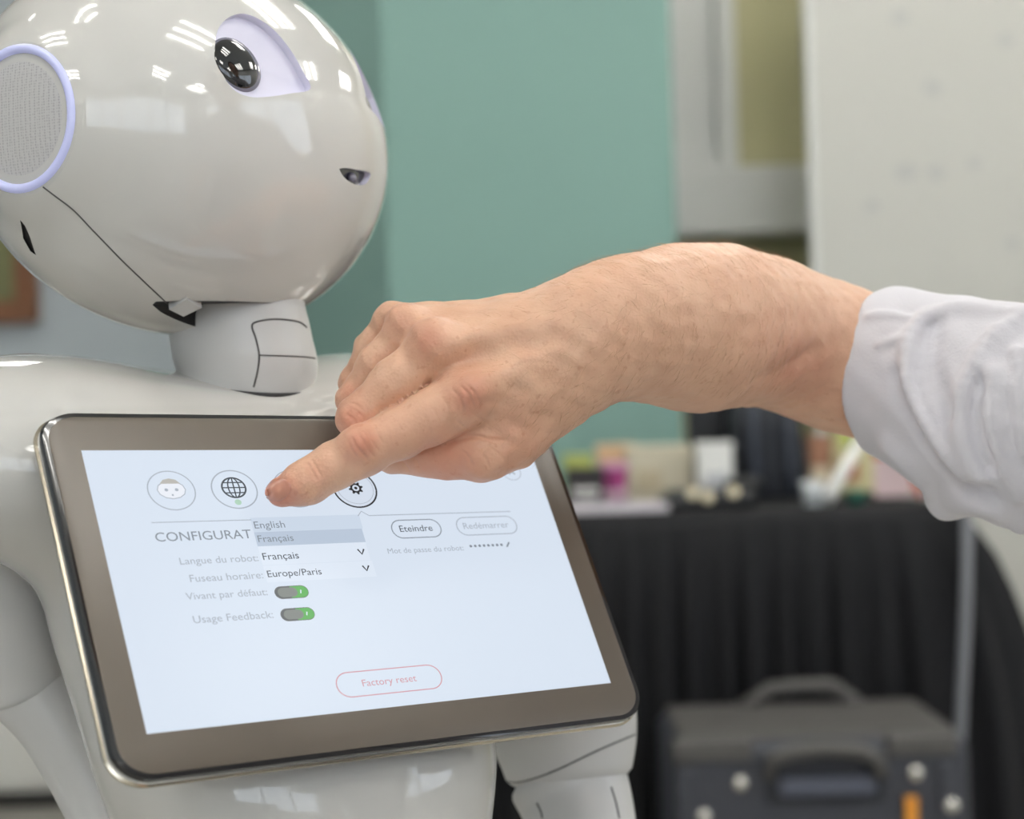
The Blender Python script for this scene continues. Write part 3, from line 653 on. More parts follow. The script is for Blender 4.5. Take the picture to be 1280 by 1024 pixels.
# jaw seam and hinge tab
groove('jaw_seam', [(54, 234), (70, 246), (92, 263), (118, 290), (150, 323), (180, 352), (214, 384)], [bh2], .00036, M_SEAM, head)
tp = [(211, 384), (233, 371), (252, 382), (229, 393)]
T3 = []
for x, y in tp:
    h = bh.ray_cast(EYE, ray(x, y)); T3.append(h[0])
tn = bh.ray_cast(EYE, ray(231, 382))[1]; tn = tn if tn.dot(ray(231, 382)) < 0 else -tn
prism(T3, tn, -.002, .0012, M_SHELL2, 'hinge_tab', head)
groove('brow_seam', [(352, -14), (375, -3), (392, 5), (408, 24)], [bh2], .0005, M_SEAM, head)

# --- tablet
TX = Vector((.78590683, .61728956, -.03611174)); TYv = Vector((-.27258355, .39827809, .87582691)); TN = Vector((.55502132, -.67847488, .48127245)); TO = Vector((-.06218872, .71430557, CAM_H - .06430356))
KY = .8399
def tpt(x, y, z=0.0): return TO + TX * (x * .001) + TYv * (y * .001 * KY) + TN * (z * .001)
def rrect(hw, hh, r, n=10, cx=0, cy=0):
    out = []
    for (sx, sy, a0) in ((1, 1, 0), (-1, 1, 90), (-1, -1, 180), (1, -1, 270)):
        for k in range(n + 1):
            a = math.radians(a0 + 90 * k / n); out.append((cx + sx * (hw - r) + r * math.cos(a), cy + sy * (hh - r) + r * math.sin(a)))
    return out
def tloft(name, prof, m, parent, cap=True):
    rings = [np.array([tuple(tpt(x, y, z)) for x, y in rrect(hw, hh, r)]) for hw, hh, r, z in prof]
    V, Fc = loft(rings, cap); o = pyobj(name, V, Fc, m, parent, True); md = o.modifiers.new('es', 'EDGE_SPLIT'); md.split_angle = math.radians(40); return o
tablet = tloft('tablet', [(112, 77, 12, -14), (118, 83, 13, -12.5), (121, 86, 14, -8), (122.6, 87.4, 15, -4), (123.2, 88, 15, -2), (122.6, 87.4, 15, -.4), (121.4, 86.2, 14, -.2)], M_TFRAME, robot)
tloft('silver_trim', [(123.0, 87.8, 15, -7.2), (123.9, 88.7, 15, -6.4), (123.9, 88.7, 15, -5.2), (123.0, 87.8, 15, -4.6)], M_TRIM, tablet, False)
tloft('bezel_glass', [(120.4, 85.2, 13, -1.0), (120.4, 85.2, 13, -.1), (120.0, 84.8, 13, .05)], M_BEZEL, tablet)
box('tablet_mount', rloc(0, .05, .856) - Vector((.02, .02, .02)), rloc(0, .05, .856) + Vector((.02, .02, .02)), M_SHELL, robot)
def flat_mat(name, r, g, b, k=1.0):
    c = srgb(r, g, b); return mat(name, (0.02, 0.02, 0.02, 1), .25, emit=c, es=SCREEN_STRENGTH * k, spec=.25)
V = [tpt(x, y, .12) for x, y in ((-108.5, -67.8), (108.5, -67.8), (108.5, 67.8), (-108.5, 67.8))]
pyobj('screen', V, [(0, 1, 2, 3)], flat_mat('screen_light', 214, 225, 239), tablet)
def poly(name, pts, m, z=.18): 
    return pyobj(name, [tpt(x, y, z) for x, y in pts], [tuple(range(len(pts)))], m, tablet)
def outline(name, pts, wd, m, z=.2, closed=True):
    P = [Vector((x, y)) for x, y in pts]; k = len(P); V = []; Fc = []
    for i in range(k):
        a = P[i - 1] if (closed or i) else P[i]; b = P[(i + 1) % k] if (closed or i < k - 1) else P[i]; t = (b - a).normalized(); nn = Vector((-t.y, t.x))
        V += [tpt(*(P[i] + nn * wd / 2), z), tpt(*(P[i] - nn * wd / 2), z)]
    for i in range(k if closed else k - 1): j = (i + 1) % k; Fc.append((2 * i, 2 * j, 2 * j + 1, 2 * i + 1))
    return pyobj(name, V, Fc, m, tablet)
def circ(cx, cy, r, n=40): return [(cx + r * math.cos(2 * math.pi * k / n), cy + r * math.sin(2 * math.pi * k / n)) for k in range(n)]
def join_named(name, objs):
    """merge several flat marks of one icon into a single mesh"""
    bm = bmesh.new(); mats = []
    for o in objs:
        off = len(mats); mats.append(o.data.materials[0]); k0 = len(bm.faces); bm.from_mesh(o.data); bm.faces.ensure_lookup_table()
        for f in bm.faces[k0:]: f.material_index = off
        bpy.data.objects.remove(o)
    me = bpy.data.meshes.new(name); bm.to_mesh(me); bm.free()
    for m in mats: me.materials.append(m)
    return link(name, me, None, tablet)
UI_D = flat_mat('ui_dark', 62, 70, 80); UI_M = flat_mat('ui_mid', 128, 137, 148); UI_L = flat_mat('ui_light', 165, 174, 187); UI_K = flat_mat('ui_black', 28, 30, 36)
UI_W = flat_mat('ui_panel', 220, 230, 243); UI_H = flat_mat('ui_highlight', 184, 198, 216); UI_R = flat_mat('ui_red', 205, 150, 160); UI_G = flat_mat('ui_green', 96, 176, 92); UI_B = flat_mat('ui_disc', 210, 220, 234); UI_DK = flat_mat('ui_grey', 96, 100, 102)
def text(s_, x, y, width, m, z=.26, h=None):
    cu = bpy.data.curves.new('t', 'FONT'); cu.body = s_; cu.size = 1; cu.resolution_u = 3; o = bpy.data.objects.new('t', cu); COL.objects.link(o); bpy.context.view_layer.update()
    me = bpy.data.meshes.new_from_object(o.evaluated_get(bpy.context.evaluated_depsgraph_get())); bpy.data.objects.remove(o); bpy.data.curves.remove(cu)
    xs = [v.co.x for v in me.vertices]; x0_, x1_ = min(xs), max(xs); sc = width / (x1_ - x0_); sy = sc if h is None else h
    for v in me.vertices: v.co = tpt(x + (v.co.x - x0_) * sc, y + v.co.y * sy, z)
    me.name = 'screen_text'; o = link('screen_text', me, m, tablet); return o
# icons
join_named('face_icon', [outline('o', circ(-75.2, 46.7, 10.0), .5, UI_L), poly('p', [(-75.2 + 6.0 * math.cos(a) * (1 + .05 * math.cos(4 * a)), 47 + 4.6 * math.sin(a)) for a in np.linspace(0, 2 * math.pi, 12, endpoint=False)], flat_mat('ui_face', 232, 236, 244), .2),
    outline('o', [(-75.2 + 6.0 * math.cos(a), 47 + 4.6 * math.sin(a)) for a in np.linspace(0, 2 * math.pi, 12, endpoint=False)], .4, UI_L, .22), poly('p', [(-79.6, 50.2), (-70.8, 50.2), (-72.5, 52.2), (-75.2, 52.9), (-78, 52.2)], flat_mat('ui_hair', 184, 182, 176), .23),
    poly('p', circ(-77.4, 47, .8, 10), UI_L, .24), poly('p', circ(-73.0, 47, .8, 10), UI_L, .24), poly('p', circ(-75.2, 44.3, .5, 8), UI_L, .24)])
gl = [outline('o', circ(-47.8, 46.7, 10.0), .6, UI_L), outline('o', circ(-47.9, 47.6, 5.2), .8, UI_D), outline('o', [(-47.9 + 2.5 * math.cos(a), 47.6 + 5.2 * math.sin(a)) for a in np.linspace(0, 2 * math.pi, 30, endpoint=False)], .6, UI_D, .22)]
gl += [outline('o', [(-47.9 - wx, 47.6 + yy), (-47.9 + wx, 47.6 + yy)], .6, UI_D, .22, False) for yy, wx in ((0, 5.2), (2.7, 4.4), (-2.7, 4.4))] + [outline('o', [(-47.9, 42.4), (-47.9, 52.8)], .6, UI_D, .22, False), poly('p', circ(-47.7, 39.9, 1.5, 16), flat_mat('ui_dot', 170, 206, 184), .22)]
join_named('globe_icon', gl)
join_named('hidden_icon', [outline('o', circ(-20.0, 46.5, 10.0), .5, UI_L), outline('o', circ(-20, 46.8, 4.5), .6, UI_M)])
def gear(cx, cy, r): return [(cx + (r * (1.0 if (k // 2) % 2 == 0 else .72)) * math.cos(2 * math.pi * (k + .5) / 32), cy + (r * (1.0 if (k // 2) % 2 == 0 else .72)) * math.sin(2 * math.pi * (k + .5) / 32)) for k in range(32)]
join_named('gear_icon', [poly('p', circ(8.4, 46.0, 10.2), UI_B, .17), outline('o', circ(8.4, 46.0, 10.4), .8, UI_K), outline('o', circ(8.6, 46.3, 8.8), .25, UI_L, .19), poly('p', gear(8.9, 46.2, 3.6), UI_K, .22), poly('p', circ(8.9, 46.2, 1.7, 16), UI_B, .24), poly('p', circ(8.9, 46.2, .8, 12), UI_K, .26), poly('p', gear(4.8, 50.6, 2.5), UI_K, .22), poly('p', circ(4.8, 50.6, 1.2, 14), UI_B, .24)])
join_named('close_icon', [outline('o', circ(93.3, 54.4, 5.1), .35, UI_L), outline('o', [(91.6, 52.7), (95, 56.1)], .6, UI_M, .2, False), outline('o', [(91.6, 56.1), (95, 52.7)], .6, UI_M, .2, False)])
outline('divider_line', [(-86.9, 30.6), (-44, 30.5)], .4, UI_L, .2, False); outline('divider_line', [(6, 30.9), (8.2, 33.4), (11.4, 30.9), (85.3, 30.9)], .45, UI_L, .2, False)
text('CONFIGURAT', -86.9, 21.0, 41.2, UI_M)
join_named('dropdown_menu', [poly('p', [(-44.3, 31.6), (6.6, 31.6), (6.6, 24), (-44.3, 24)], flat_mat('ui_panel2', 202, 215, 231), .17), poly('p', [(-44.3, 24), (6.0, 24), (6.0, 16.7), (-44.3, 16.7)], UI_H, .18), poly('p', [(-44.3, 16.7), (5.8, 16.7), (5.8, 7.0), (-44.3, 7.0)], UI_W, .17), poly('p', [(-44.3, 6.7), (6.4, 6.7), (6.4, -1.8), (-44.3, -1.8)], UI_W, .17)])
text('English', -43.4, 25.9, 13.8, UI_M); text('Français', -43.4, 18.8, 16.0, UI_M); text('Français', -43.4, 9.6, 16.2, UI_D); text('Europe/Paris', -43.4, .8, 24.5, UI_D)
for vx, vy in ((2.5, 11.6), (2.5, 2.8)): outline('chevron', [(vx - 1.5, vy + 1.4), (vx, vy - 1.3), (vx + 1.5, vy + 1.4)], .75, UI_K, .24, False)
for s_, x, y, wd in (('Langue du robot:', -79.3, 9.2, 33.7), ('Fuseau horaire:', -76.9, .4, 31.4), ('Vivant par défaut:', -80.3, -8.1, 34.7), ('Usage Feedback:', -79.7, -19.5, 34.0)): text(s_, x, y, wd, UI_L)
def pill(cx, cy, hw, hh, n=10): return rrect(hw, hh, hh * .98, n, cx, cy)
for cy in (-7.3, -18.5):
    right = [p for p in pill(-34.6, cy, 7.2, 2.9) if p[0] > -35.6]; right = [(-35.2, cy - 2.9)] + sorted([p for p in right if p[1] <= cy], key=lambda p: p[0]) + sorted([p for p in right if p[1] > cy], key=lambda p: -p[0]) + [(-35.2, cy + 2.9)]
    join_named('toggle_switch', [poly('p', pill(-34.8, cy, 7.6, 3.2), UI_DK, .18), poly('p', right, UI_G, .2), poly('p', pill(-36.6, cy, 4.4, 2.4), flat_mat('ui_knob', 128, 134, 130), .22), outline('o', [(-30.9, cy - .9), (-30.5, cy + .9)], .5, UI_W, .24, False)])
for (cx, cy, hw, hh, s_, tx, tw, m, tm) in ((33, 22.9, 12.4, 4.9, 'Eteindre', 24.4, 16.6, UI_M, UI_D), (70.1, 23.2, 16.1, 5.0, 'Redémarrer', 57.4, 24.4, UI_L, UI_L), (-1.8, -55, 24.6, 6.0, 'Factory reset', -14.8, 25.4, UI_R, UI_R)):
    outline('button_outline', pill(cx, cy, hw, hh), .5, m); text(s_, tx, cy - 1.5, tw, tm)
text('Mot de passe du robot:', 15.2, 9.9, 38.6, UI_L)
join_named('password_dots', [poly('p', circ(58 + k * 2.35, 12, .75, 10), UI_M, .22) for k in range(8)] + [outline('o', [(77, 10.7), (79, 13.3)], .8, UI_M, .22, False)])
#box('home_button', tpt(-8, -87, -1) - Vector((.003, .003, .003)), tpt(-8, -87, -1) + Vector((.003, .003, .003)), M_TFRAME, tablet)

# ================================================================== PERSON
# --- hand and arm, sculpted as one continuous surface
INDEX = [(353, 615, .7000, 19.5), (383, 603, .7005, 27), (418, 583, .7012, 28), (452, 564, .702, 30.5), (500, 541, .703, 31), (540, 521, .704, 33), (583, 500, .706, 38)]
FOREARM = [(738, 420, .727, 73), (790, 408, .742, 82), (850, 404, .765, 91), (900, 405, .785, 92), (955, 414, .808, 86), (1010, 434, .826, 82), (1060, 452, .83, 82), (1130, 475, .822, 84)]
def skin(P):
    palm = chain(P, [(583, 500, .706, 38), (650, 478, .713, 46), (722, 450, .724, 52)], .006)
    for c, k in (([(545, 436, .712, 31), (650, 426, .720, 44), (735, 424, .727, 60)], .010), ([(512, 412, .722, 27), (640, 410, .730, 34), (738, 412, .731, 56)], .008), ([(490, 400, .733, 21), (630, 397, .738, 22), (738, 400, .736, 48)], .007),
                 ([(640, 510, .716, 40), (706, 480, .722, 48)], .010)):
        palm = smin(palm, chain(P, c, .006), k)
    arm = chain(P, FOREARM, .012)
    arm = smin(arm, chain(P, [(800, 425, .748, 62), (872, 428, .768, 75), (925, 430, .79, 64)], .01), .012)
    body = smin(palm, arm, .014)
    # knuckle bumps and extensor tendons
    for (x, y, d, r, k) in ((590, 488, .6935, 12, .012), (536, 420, .7055, 17, .010), (552, 432, .7035, 12, .010), (505, 398, .718, 15, .008)):
        body = smin(body, np.linalg.norm(P - C3(x, y, d), axis=-1) - r * d / F_PX, k)
    body = smin(body, chain(P, [(560, 430, .7015, 5), (620, 417, .7045, 4), (690, 408, .706, 3)], .002), .008)
    body = smin(body, chain(P, [(600, 482, .6945, 6), (650, 460, .699, 4), (700, 440, .706, 3)], .002), .008)
    # thumb
    th = chain(P, [(690, 505, .722, 40), (640, 545, .716, 38), (602, 564, .713, 35), (560, 570, .716, 26), (528, 569, .719, 23), (492, 567, .722, 21), (468, 560, .724, 17)], .006)
    out = smin(body, th, .006)
    idx = chain(P, INDEX, .004)
    idx = smin(idx, np.linalg.norm(P - C3(447, 553, .6935), axis=-1) - 17 * .6935 / F_PX, .007)
    f_i = smin(body, idx, .005)
    f_m = smin(body, chain(P, [(545, 436, .712, 31), (495, 478, .7115, 29), (447, 522, .713, 26)], .005), .004)
    f_m = smin(f_m, chain(P, [(447, 522, .713, 25), (490, 548, .733, 24), (540, 552, .742, 22)], .004), .003)
    f_r = smin(body, chain(P, [(512, 412, .722, 26), (472, 455, .724, 23), (441, 499, .727, 20)], .004), .004)
    f_r = smin(f_r, chain(P, [(441, 499, .727, 20), (480, 530, .745, 20), (530, 540, .752, 19)], .004), .003)
    f_p = smin(body, chain(P, [(490, 400, .733, 20), (463, 435, .737, 18), (441, 478, .740, 16.5)], .004), .004)
    f_p = smin(f_p, chain(P, [(441, 478, .740, 16.5), (475, 512, .756, 17), (520, 520, .762, 16)], .004), .003)
    for f in (f_i, f_m, f_r, f_p): out = smin(out, f, .0003)
    return out
lo = np.array([-.105, -.045, .675]); hi = np.array([.190, .085, .885])
V, Q = nets(skin, lo, hi, .0019)
V = newton(skin, V, 2); V, Q = subdiv(V, Q); V = newton(skin, V, 1)
VN, Q = subdiv(np.concatenate([V, grad(skin, V)], 1), Q); V, Nn = VN[:, :3], VN[:, 3:]; Nn = Nn / (np.linalg.norm(Nn, axis=1)[:, None] + 1e-9)
# np.linalg.norm(Nn, axis=1)[:, None] + 1e-9
def pix(V): return np.stack([640 + F_PX * V[:, 0] / V[:, 2], 512 - F_PX * V[:, 1] / V[:, 2]], 1)
PX = pix(V); facing = np.clip(-(Nn * V).sum(1) / np.linalg.norm(V, axis=1), 0, 1)
def stroke_dist(PX, pts):
    P = crom(pts, 6); d = np.full(len(PX), 1e9); tt = np.zeros(len(PX)); m = len(P) - 1
    for i, (a, b) in enumerate(zip(P[:-1], P[1:])):
        ba = b - a; t = np.clip(((PX - a) @ ba) / (ba @ ba + 1e-9), 0, 1); di = np.linalg.norm(PX - a - t[:, None] * ba, axis=1)
        u = di < d; d[u] = di[u]; tt[u] = (i + t[u]) / m
    return d, tt
CREASES = [  # pixels, depth mm, half width px
    ([(437, 541), (444, 556), (455, 570), (462, 578)], .40, 2.2), ([(445, 537), (453, 550), (463, 566), (470, 574)], .45, 2.2), ([(454, 532), (462, 545), (471, 560), (477, 569)], .35, 2.0), ([(463, 528), (473, 544), (480, 556)], .25, 2.0), ([(432, 546), (439, 562), (449, 577)], .25, 2.0),
    ([(383, 577), (390, 590), (397, 602)], .30, 2.0), ([(389, 574), (397, 588), (403, 599)], .25, 2.0),
    ([(572, 480), (583, 490), (590, 502), (592, 511)], .35, 2.2), ([(580, 478), (591, 489), (599, 502), (600, 512)], .35, 2.2), ([(562, 485), (573, 495), (578, 508), (578, 516)], .3, 2.2), ([(550, 495), (558, 505), (563, 518), (561, 530)], .22, 2.0), ([(540, 508), (546, 520), (549, 534)], .2, 2.0), ([(528, 516), (535, 530), (538, 545)], .18, 2.0), ([(588, 515), (600, 524), (612, 533)], .25, 2.0), ([(566, 522), (577, 532), (590, 540)], .2, 2.0),
    ([(560, 552), (592, 546), (612, 549), (636, 551)], .8, 2.6), ([(500, 575), (508, 584), (513, 592)], .3, 2.0), ([(515, 570), (522, 580), (526, 591)], .3, 2.0), ([(570, 560), (585, 570), (592, 586)], .25, 2.2), ([(590, 560), (606, 572), (612, 588)], .25, 2.2), ([(610, 558), (624, 568), (632, 578)], .25, 2.2),
    ([(434, 503), (445, 506), (456, 515)], .2, 2.0), ([(430, 517), (441, 524), (446, 533)], .25, 2.0), ([(440, 510), (452, 520), (455, 529)], .2, 2.0),
    ([(640, 460), (662, 452), (690, 455)], .15, 3.0), ([(930, 480), (975, 466), (1006, 448), (1030, 430)], 1.6, 11.0), ([(700, 505), (715, 480), (722, 455)], .25, 4.0), ([(712, 508), (728, 482), (735, 455)], .25, 4.0)]
dis = np.zeros(len(V))
for pts, dep, hw in CREASES:
    d, tt = stroke_dist(PX, pts); g = np.exp(-(d / hw) ** 2); fade = np.clip(np.minimum(tt, 1 - tt) * 4, 0, 1)
    dis -= 1.5 * dep * .001 * g * fade * (facing > .05) * np.clip(facing * 2, 0, 1)
# gentle fleshy unevenness
ph = RNG.uniform(0, 6.28, (10, 3)); fr = RNG.uniform(250, 700, (10, 3)) * RNG.choice([-1, 1], (10, 3))
for k in range(10): dis += .00006 * np.sin(V @ fr[k] + ph[k, 0])
V3 = V + Nn * dis[:, None]
# fingernail bed is pressed in slightly
nail_c, nail_a = np.array([348, 612.]), np.array([.80, -.60])
# redness as a pigment attribute
red = np.zeros(len(V))
for (x, y, r, a) in ((345, 618, 34, .75), (396, 590, 22, .3), (452, 556, 26, .6), (586, 494, 30, .55), (535, 425, 26, .45), (500, 402, 24, .3), (440, 520, 24, .5), (436, 490, 20, .35), (560, 585, 60, .45), (640, 550, 50, .25), (1000, 460, 50, .35), (500, 548, 45, .2)):
    red = np.maximum(red, a * np.exp(-((PX - (x, y)) ** 2).sum(1) / r ** 2))
W3 = c2w(V3)
M_SKIN = bpy.data.materials.new('skin'); M_SKIN.use_nodes = True
n_ = M_SKIN.node_tree.nodes; l_ = M_SKIN.node_tree.links; b_ = n_['Principled BSDF']
at_ = n_.new('ShaderNodeAttribute'); at_.attribute_name = 'redness'
tc3 = n_.new('ShaderNodeTexCoord'); no = n_.new('ShaderNodeTexNoise'); no.inputs['Scale'].default_value = 90; no.inputs['Detail'].default_value = 5; l_.new(tc3.outputs['Object'], no.inputs['Vector'])
no2 = n_.new('ShaderNodeTexNoise'); no2.inputs['Scale'].default_value = 330; no2.inputs['Detail'].default_value = 2; l_.new(tc3.outputs['Object'], no2.inputs['Vector'])
def mixc(a, b, fac):
    m = n_.new('ShaderNodeMix'); m.data_type = 'RGBA'
    for i, v in ((6, a), (7, b)):
        if isinstance(v, tuple): m.inputs[i].default_value = v
        else: l_.new(v, m.inputs[i])
    l_.new(fac, m.inputs[0]); return m.outputs[2]
base = mixc(srgb(209, 160, 132), srgb(234, 193, 163), no.outputs['Fac'])
r1 = n_.new('ShaderNodeValToRGB'); r1.color_ramp.elements[0].position = .62; r1.color_ramp.elements[1].position = .74; l_.new(no2.outputs['Fac'], r1.inputs[0])
mul = n_.new('ShaderNodeMath'); mul.operation = 'MULTIPLY'; mul.inputs[1].default_value = .35; l_.new(r1.outputs[0], mul.inputs[0])
base = mixc(base, srgb(190, 128, 98), mul.outputs[0]); base = mixc(base, srgb(205, 120, 98), at_.outputs['Fac'])
l_.new(base, b_.inputs['Base Color']); b_.inputs['Roughness'].default_value = .48; b_.inputs['Subsurface Weight'].default_value = .12; b_.inputs['Subsurface Radius'].default_value = (1, .35, .2); b_.inputs['Subsurface Scale'].default_value = .004
vo = n_.new('ShaderNodeTexVoronoi'); vo.inputs['Scale'].default_value = 750; l_.new(tc3.outputs['Object'], vo.inputs['Vector']); bp_ = n_.new('ShaderNodeBump'); bp_.inputs['Strength'].default_value = .22; bp_.inputs['Distance'].default_value = .0006
l_.new(vo.outputs['Distance'], bp_.inputs['Height']); l_.new(bp_.outputs['Normal'], b_.inputs['Normal'])
person = empty('person', (.62, .42, 0)); tag(person, 'person in a pale shirt with rolled sleeves touching the tablet with one finger', 'person')
armo = npobj('body', W3, Q, M_SKIN, person)
atr = armo.data.attributes.new('redness', 'FLOAT', 'POINT'); atr.data.foreach_set('value', red.astype(np.float32))
# --- fingernail: a thin curved plate following the fingertip
gn = 12; NV = []; NF = []
ax_l = np.array([.86, -.51]); ax_w = np.array([.51, .86])
for i in range(gn + 1):
    for j in range(gn + 1):
        a, b = -1 + 2 * i / gn, -1 + 2 * j / gn
        x, y = a * math.sqrt(1 - b * b / 2), b * math.sqrt(1 - a * a / 2)
        q = np.array([348.5, 612.5]) + ax_l * x * 16.5 + ax_w * y * 12.5
        d = march(skin, q[0], q[1], .67, .72)
        if d is None: d = .6945
        p_ = C3(q[0], q[1], d); g_ = grad(skin, p_[None])[0]; g_ /= np.linalg.norm(g_); NV.append(p_ + g_ * (.00035 - .0004 * max(0, x)))
for i in range(gn):
    for j in range(gn): k = i * (gn + 1) + j; NF.append((k, k + gn + 1, k + gn + 2, k + 1))
nail = pyobj('fingernail', c2w(np.array(NV)), NF, mat('nail', srgb(200, 138, 116), .28, coat=.4, sss=.1), person, True)
md = nail.modifiers.new('s', 'SOLIDIFY'); md.thickness = .0006; md.offset = 0
nail['label'] = 'short pinkish fingernail of the pointing finger'
# --- fine arm hair
HVs, HFs = [], []
cand = np.where((PX[:, 0] > 600) & (PX[:, 0] < 1000) & (facing > -.1) & (Nn[:, 1] > -.75))[0]
pick = RNG.choice(cand, 2300, replace=False)
for i in pick:
    p_, nn = V3[i], Nn[i]; pxx = PX[i, 0]
    if RNG.random() > np.clip((pxx - 590) / 120, .15, 1): continue
    dirn = np.array([-.55 + RNG.normal(0, .3), (-.5 if nn[1] < .6 else .1) + RNG.normal(0, .35), 0]); dirn = dirn - nn * (dirn @ nn); dirn /= np.linalg.norm(dirn) + 1e-9
    L_ = RNG.uniform(.003, .0075); side = np.cross(dirn, nn) * 0.00004; b0 = len(HVs)
    for t in (0, .5, 1):
        c = p_ + dirn * L_ * t + nn * L_ * (.42 * t - .22 * t * t)
        for s_ in (side, nn * 0.00004 - side * .5, -side - nn * .00003): HVs.append(c + s_ * (1 - .8 * t))
    for a in (0, 1):
        for k in range(3): HFs.append((b0 + 3 * a + k, b0 + 3 * a + (k + 1) % 3, b0 + 3 * a + 3 + (k + 1) % 3, b0 + 3 * a + 3 + k))
hr = npobj('arm_hair', c2w(np.array(HVs)), np.array(HFs), mat('hair_blond', srgb(176, 130, 88), .4), person); hr['kind'] = 'stuff'
# --- rolled sleeve
AX = np.array([-.79, .10, .60]); AX /= np.linalg.norm(AX)
SLEEVE = [(1040, 452, .832, 92), (1100, 460, .825, 93), (1145, 472, .818, 98), (1205, 496, .805, 117), (1290, 522, .785, 132), (1420, 535, .765, 150), (1600, 480, .73, 160), (1760, 420, .70, 170)]
cuff_c = C3(1100, 462, .828)
def sleeve0(P): return chain(P, SLEEVE, .012)
def capR(P, pts, r, k, base, fn):
    q = crom(pts, 3); pp = []
    for x, y in q:
        d = march(fn, x, y, .62, .90, 120)
        if d is None: d = .80
        pp.append((x, y, d + .0015, r))
    return smin(base, chain(P, pp, .001), k)
_fold_cache = []
FOLDS = [([(1268, 393), (1215, 386), (1172, 390), (1148, 404), (1134, 440), (1136, 488), (1156, 529), (1182, 568), (1206, 596)], 7.5, .007), ([(1290, 392), (1252, 414), (1226, 444), (1206, 482), (1199, 520), (1204, 558), (1226, 596)], 7, .008), ([(1271, 440), (1274, 506), (1282, 566)], 4.5, .006),
         ([(1180, 634), (1206, 628), (1240, 634), (1275, 655)], 8, .012), ([(1110, 560), (1150, 598), (1182, 632)], 5, .010), ([(1240, 470), (1236, 520), (1250, 575), (1275, 620)], 4, .009), ([(1085, 395), (1110, 392), (1135, 396)], 2, .004), ([(1100, 430), (1122, 424)], 2, .004)]
VALLEYS = [([(1128, 470), (1150, 530), (1185, 585), (1235, 622)], 7, .007), ([(1165, 398), (1160, 430), (1165, 470), (1185, 520)], 5, .008), ([(1225, 480), (1218, 530), (1235, 580)], 6, .008)]
for pts, r, k in FOLDS:
    q = crom(pts, 3); _fold_cache.append(([(x, y, (march(sleeve0, x, y, .60, .92, 120) or .80) - .0010, r) for x, y in q], k))
_val_cache = [([(x, y, (march(sleeve0, x, y, .60, .92, 120) or .80) - .001, r) for x, y in crom(pts, 3)], k) for pts, r, k in VALLEYS]
def sleeve(P):
    s = sleeve0(P)
    s = smin(s, chain(P, [(1165, 575, .812, 22), (1196, 614, .805, 25), (1240, 604, .80, 27), (1300, 632, .785, 32)], .006), .009)
    for pts, k in _val_cache: s = -smin(-s, chain(P, pts, .001), k) if False else np.maximum(s, -(chain(P, pts, .001)) * .9) if False else s + .0042 * np.exp(-np.maximum(chain(P, pts, .001), 0) ** 2 / (.0038 ** 2))
    for pts, k in _fold_cache: s = smin(s, chain(P, pts, .001), k)
    s = s + .00045 * np.sin(P[..., 0] * 260 + P[..., 1] * 140) * np.sin(P[..., 1] * 210 - P[..., 2] * 120)
    cut = (P - cuff_c) @ AX
    return -smin(-s, -cut, .004)
def skin_arm(P): return chain(P, FOREARM, .012)
lo = np.array([.130, -.085, .66]); hi = np.array([.335, .085, .88])
V, Q = nets(sleeve, lo, hi, .0021); V = newton(sleeve, V, 1); V, Q = subdiv(V, Q)
sl = npobj('shirt_sleeve', c2w(V), Q, M_SHIRT, person); sl['label'] = 'pale shirt sleeve rolled up to the elbow'

# --- the rest of the person, bending in from beyond the frame (world space)
PFW = np.array([-.9, .44, 0]); PFW /= np.linalg.norm(PFW); PRT = np.array([.44, .9, 0]); PRT /= np.linalg.norm(PRT)
def wc(P, pts, k=.02):
    out = None
    for a, b in zip(pts[:-1], pts[1:]):
        c = cone(P, np.array(a[:3], float), a[3], np.array(b[:3], float), b[3]); out = c if out is None else smin(out, c, k)
    return out
SC_ = np.array([.385, .455, 1.10]); HIP = np.array([.73, .29, .90])
def shirt(P):
    t = None
    for o_ in (-.11, -.04, .04, .11):
        a = SC_ + PRT * o_; m_ = (SC_ + HIP) / 2 + PRT * o_ * .95; b = HIP + PRT * o_ * .9
        c = wc(P, [(*a, .085), (*m_, .105), (*b, .10)], .03); t = c if t is None else smin(t, c, .05)
    rs = SC_ + PRT * .175; ls = SC_ - PRT * .175
    t = smin(t, wc(P, [(.300, .738, .925, .048), (.37, .69, 1.0, .06), (*rs, .068)], .02), .04)
    t = smin(t, wc(P, [(*ls, .068), (*(ls + [.06, -.05, -.16]), .056), (*(ls + [.08, -.06, -.27]), .05)], .02), .04)
    t = smin(t, wc(P, [(*(SC_ + PFW * .03 + [0, 0, .06]), .058), (*(SC_ + PFW * .06 + [0, 0, .095]), .055)], .02), .03)
    return t + .002 * np.sin(P[..., 2] * 70 + P[..., 0] * 40) * np.sin(P[..., 1] * 60 - P[..., 0] * 35)
def wmesh(name, fn, lo, hi, h, m):
    V, Q = nets(fn, np.array(lo), np.array(hi), h); V = newton(fn, V, 1); return npobj(name, V, Q, m, person)
wmesh('shirt', shirt, (.2, .0, .66), (.92, .82, 1.32), .009, M_SHIRT)
def legs(P):
    t = None
    for o_ in (-.085, .085):
        h_ = HIP + PRT * o_; c = wc(P, [(*h_, .10), (*(np.array([.70, .33, .50]) + PRT * o_ * 1.1), .068), (*(np.array([.75, .28, .10]) + PRT * o_ * 1.15), .052)], .03); t = c if t is None else smin(t, c, .03)
    return t
wmesh('trousers', legs, (.48, .05, .03), (1.0, .62, 1.03), .012, mat('trousers_navy', srgb(44, 48, 62), .85, noise=.1, nscale=40))
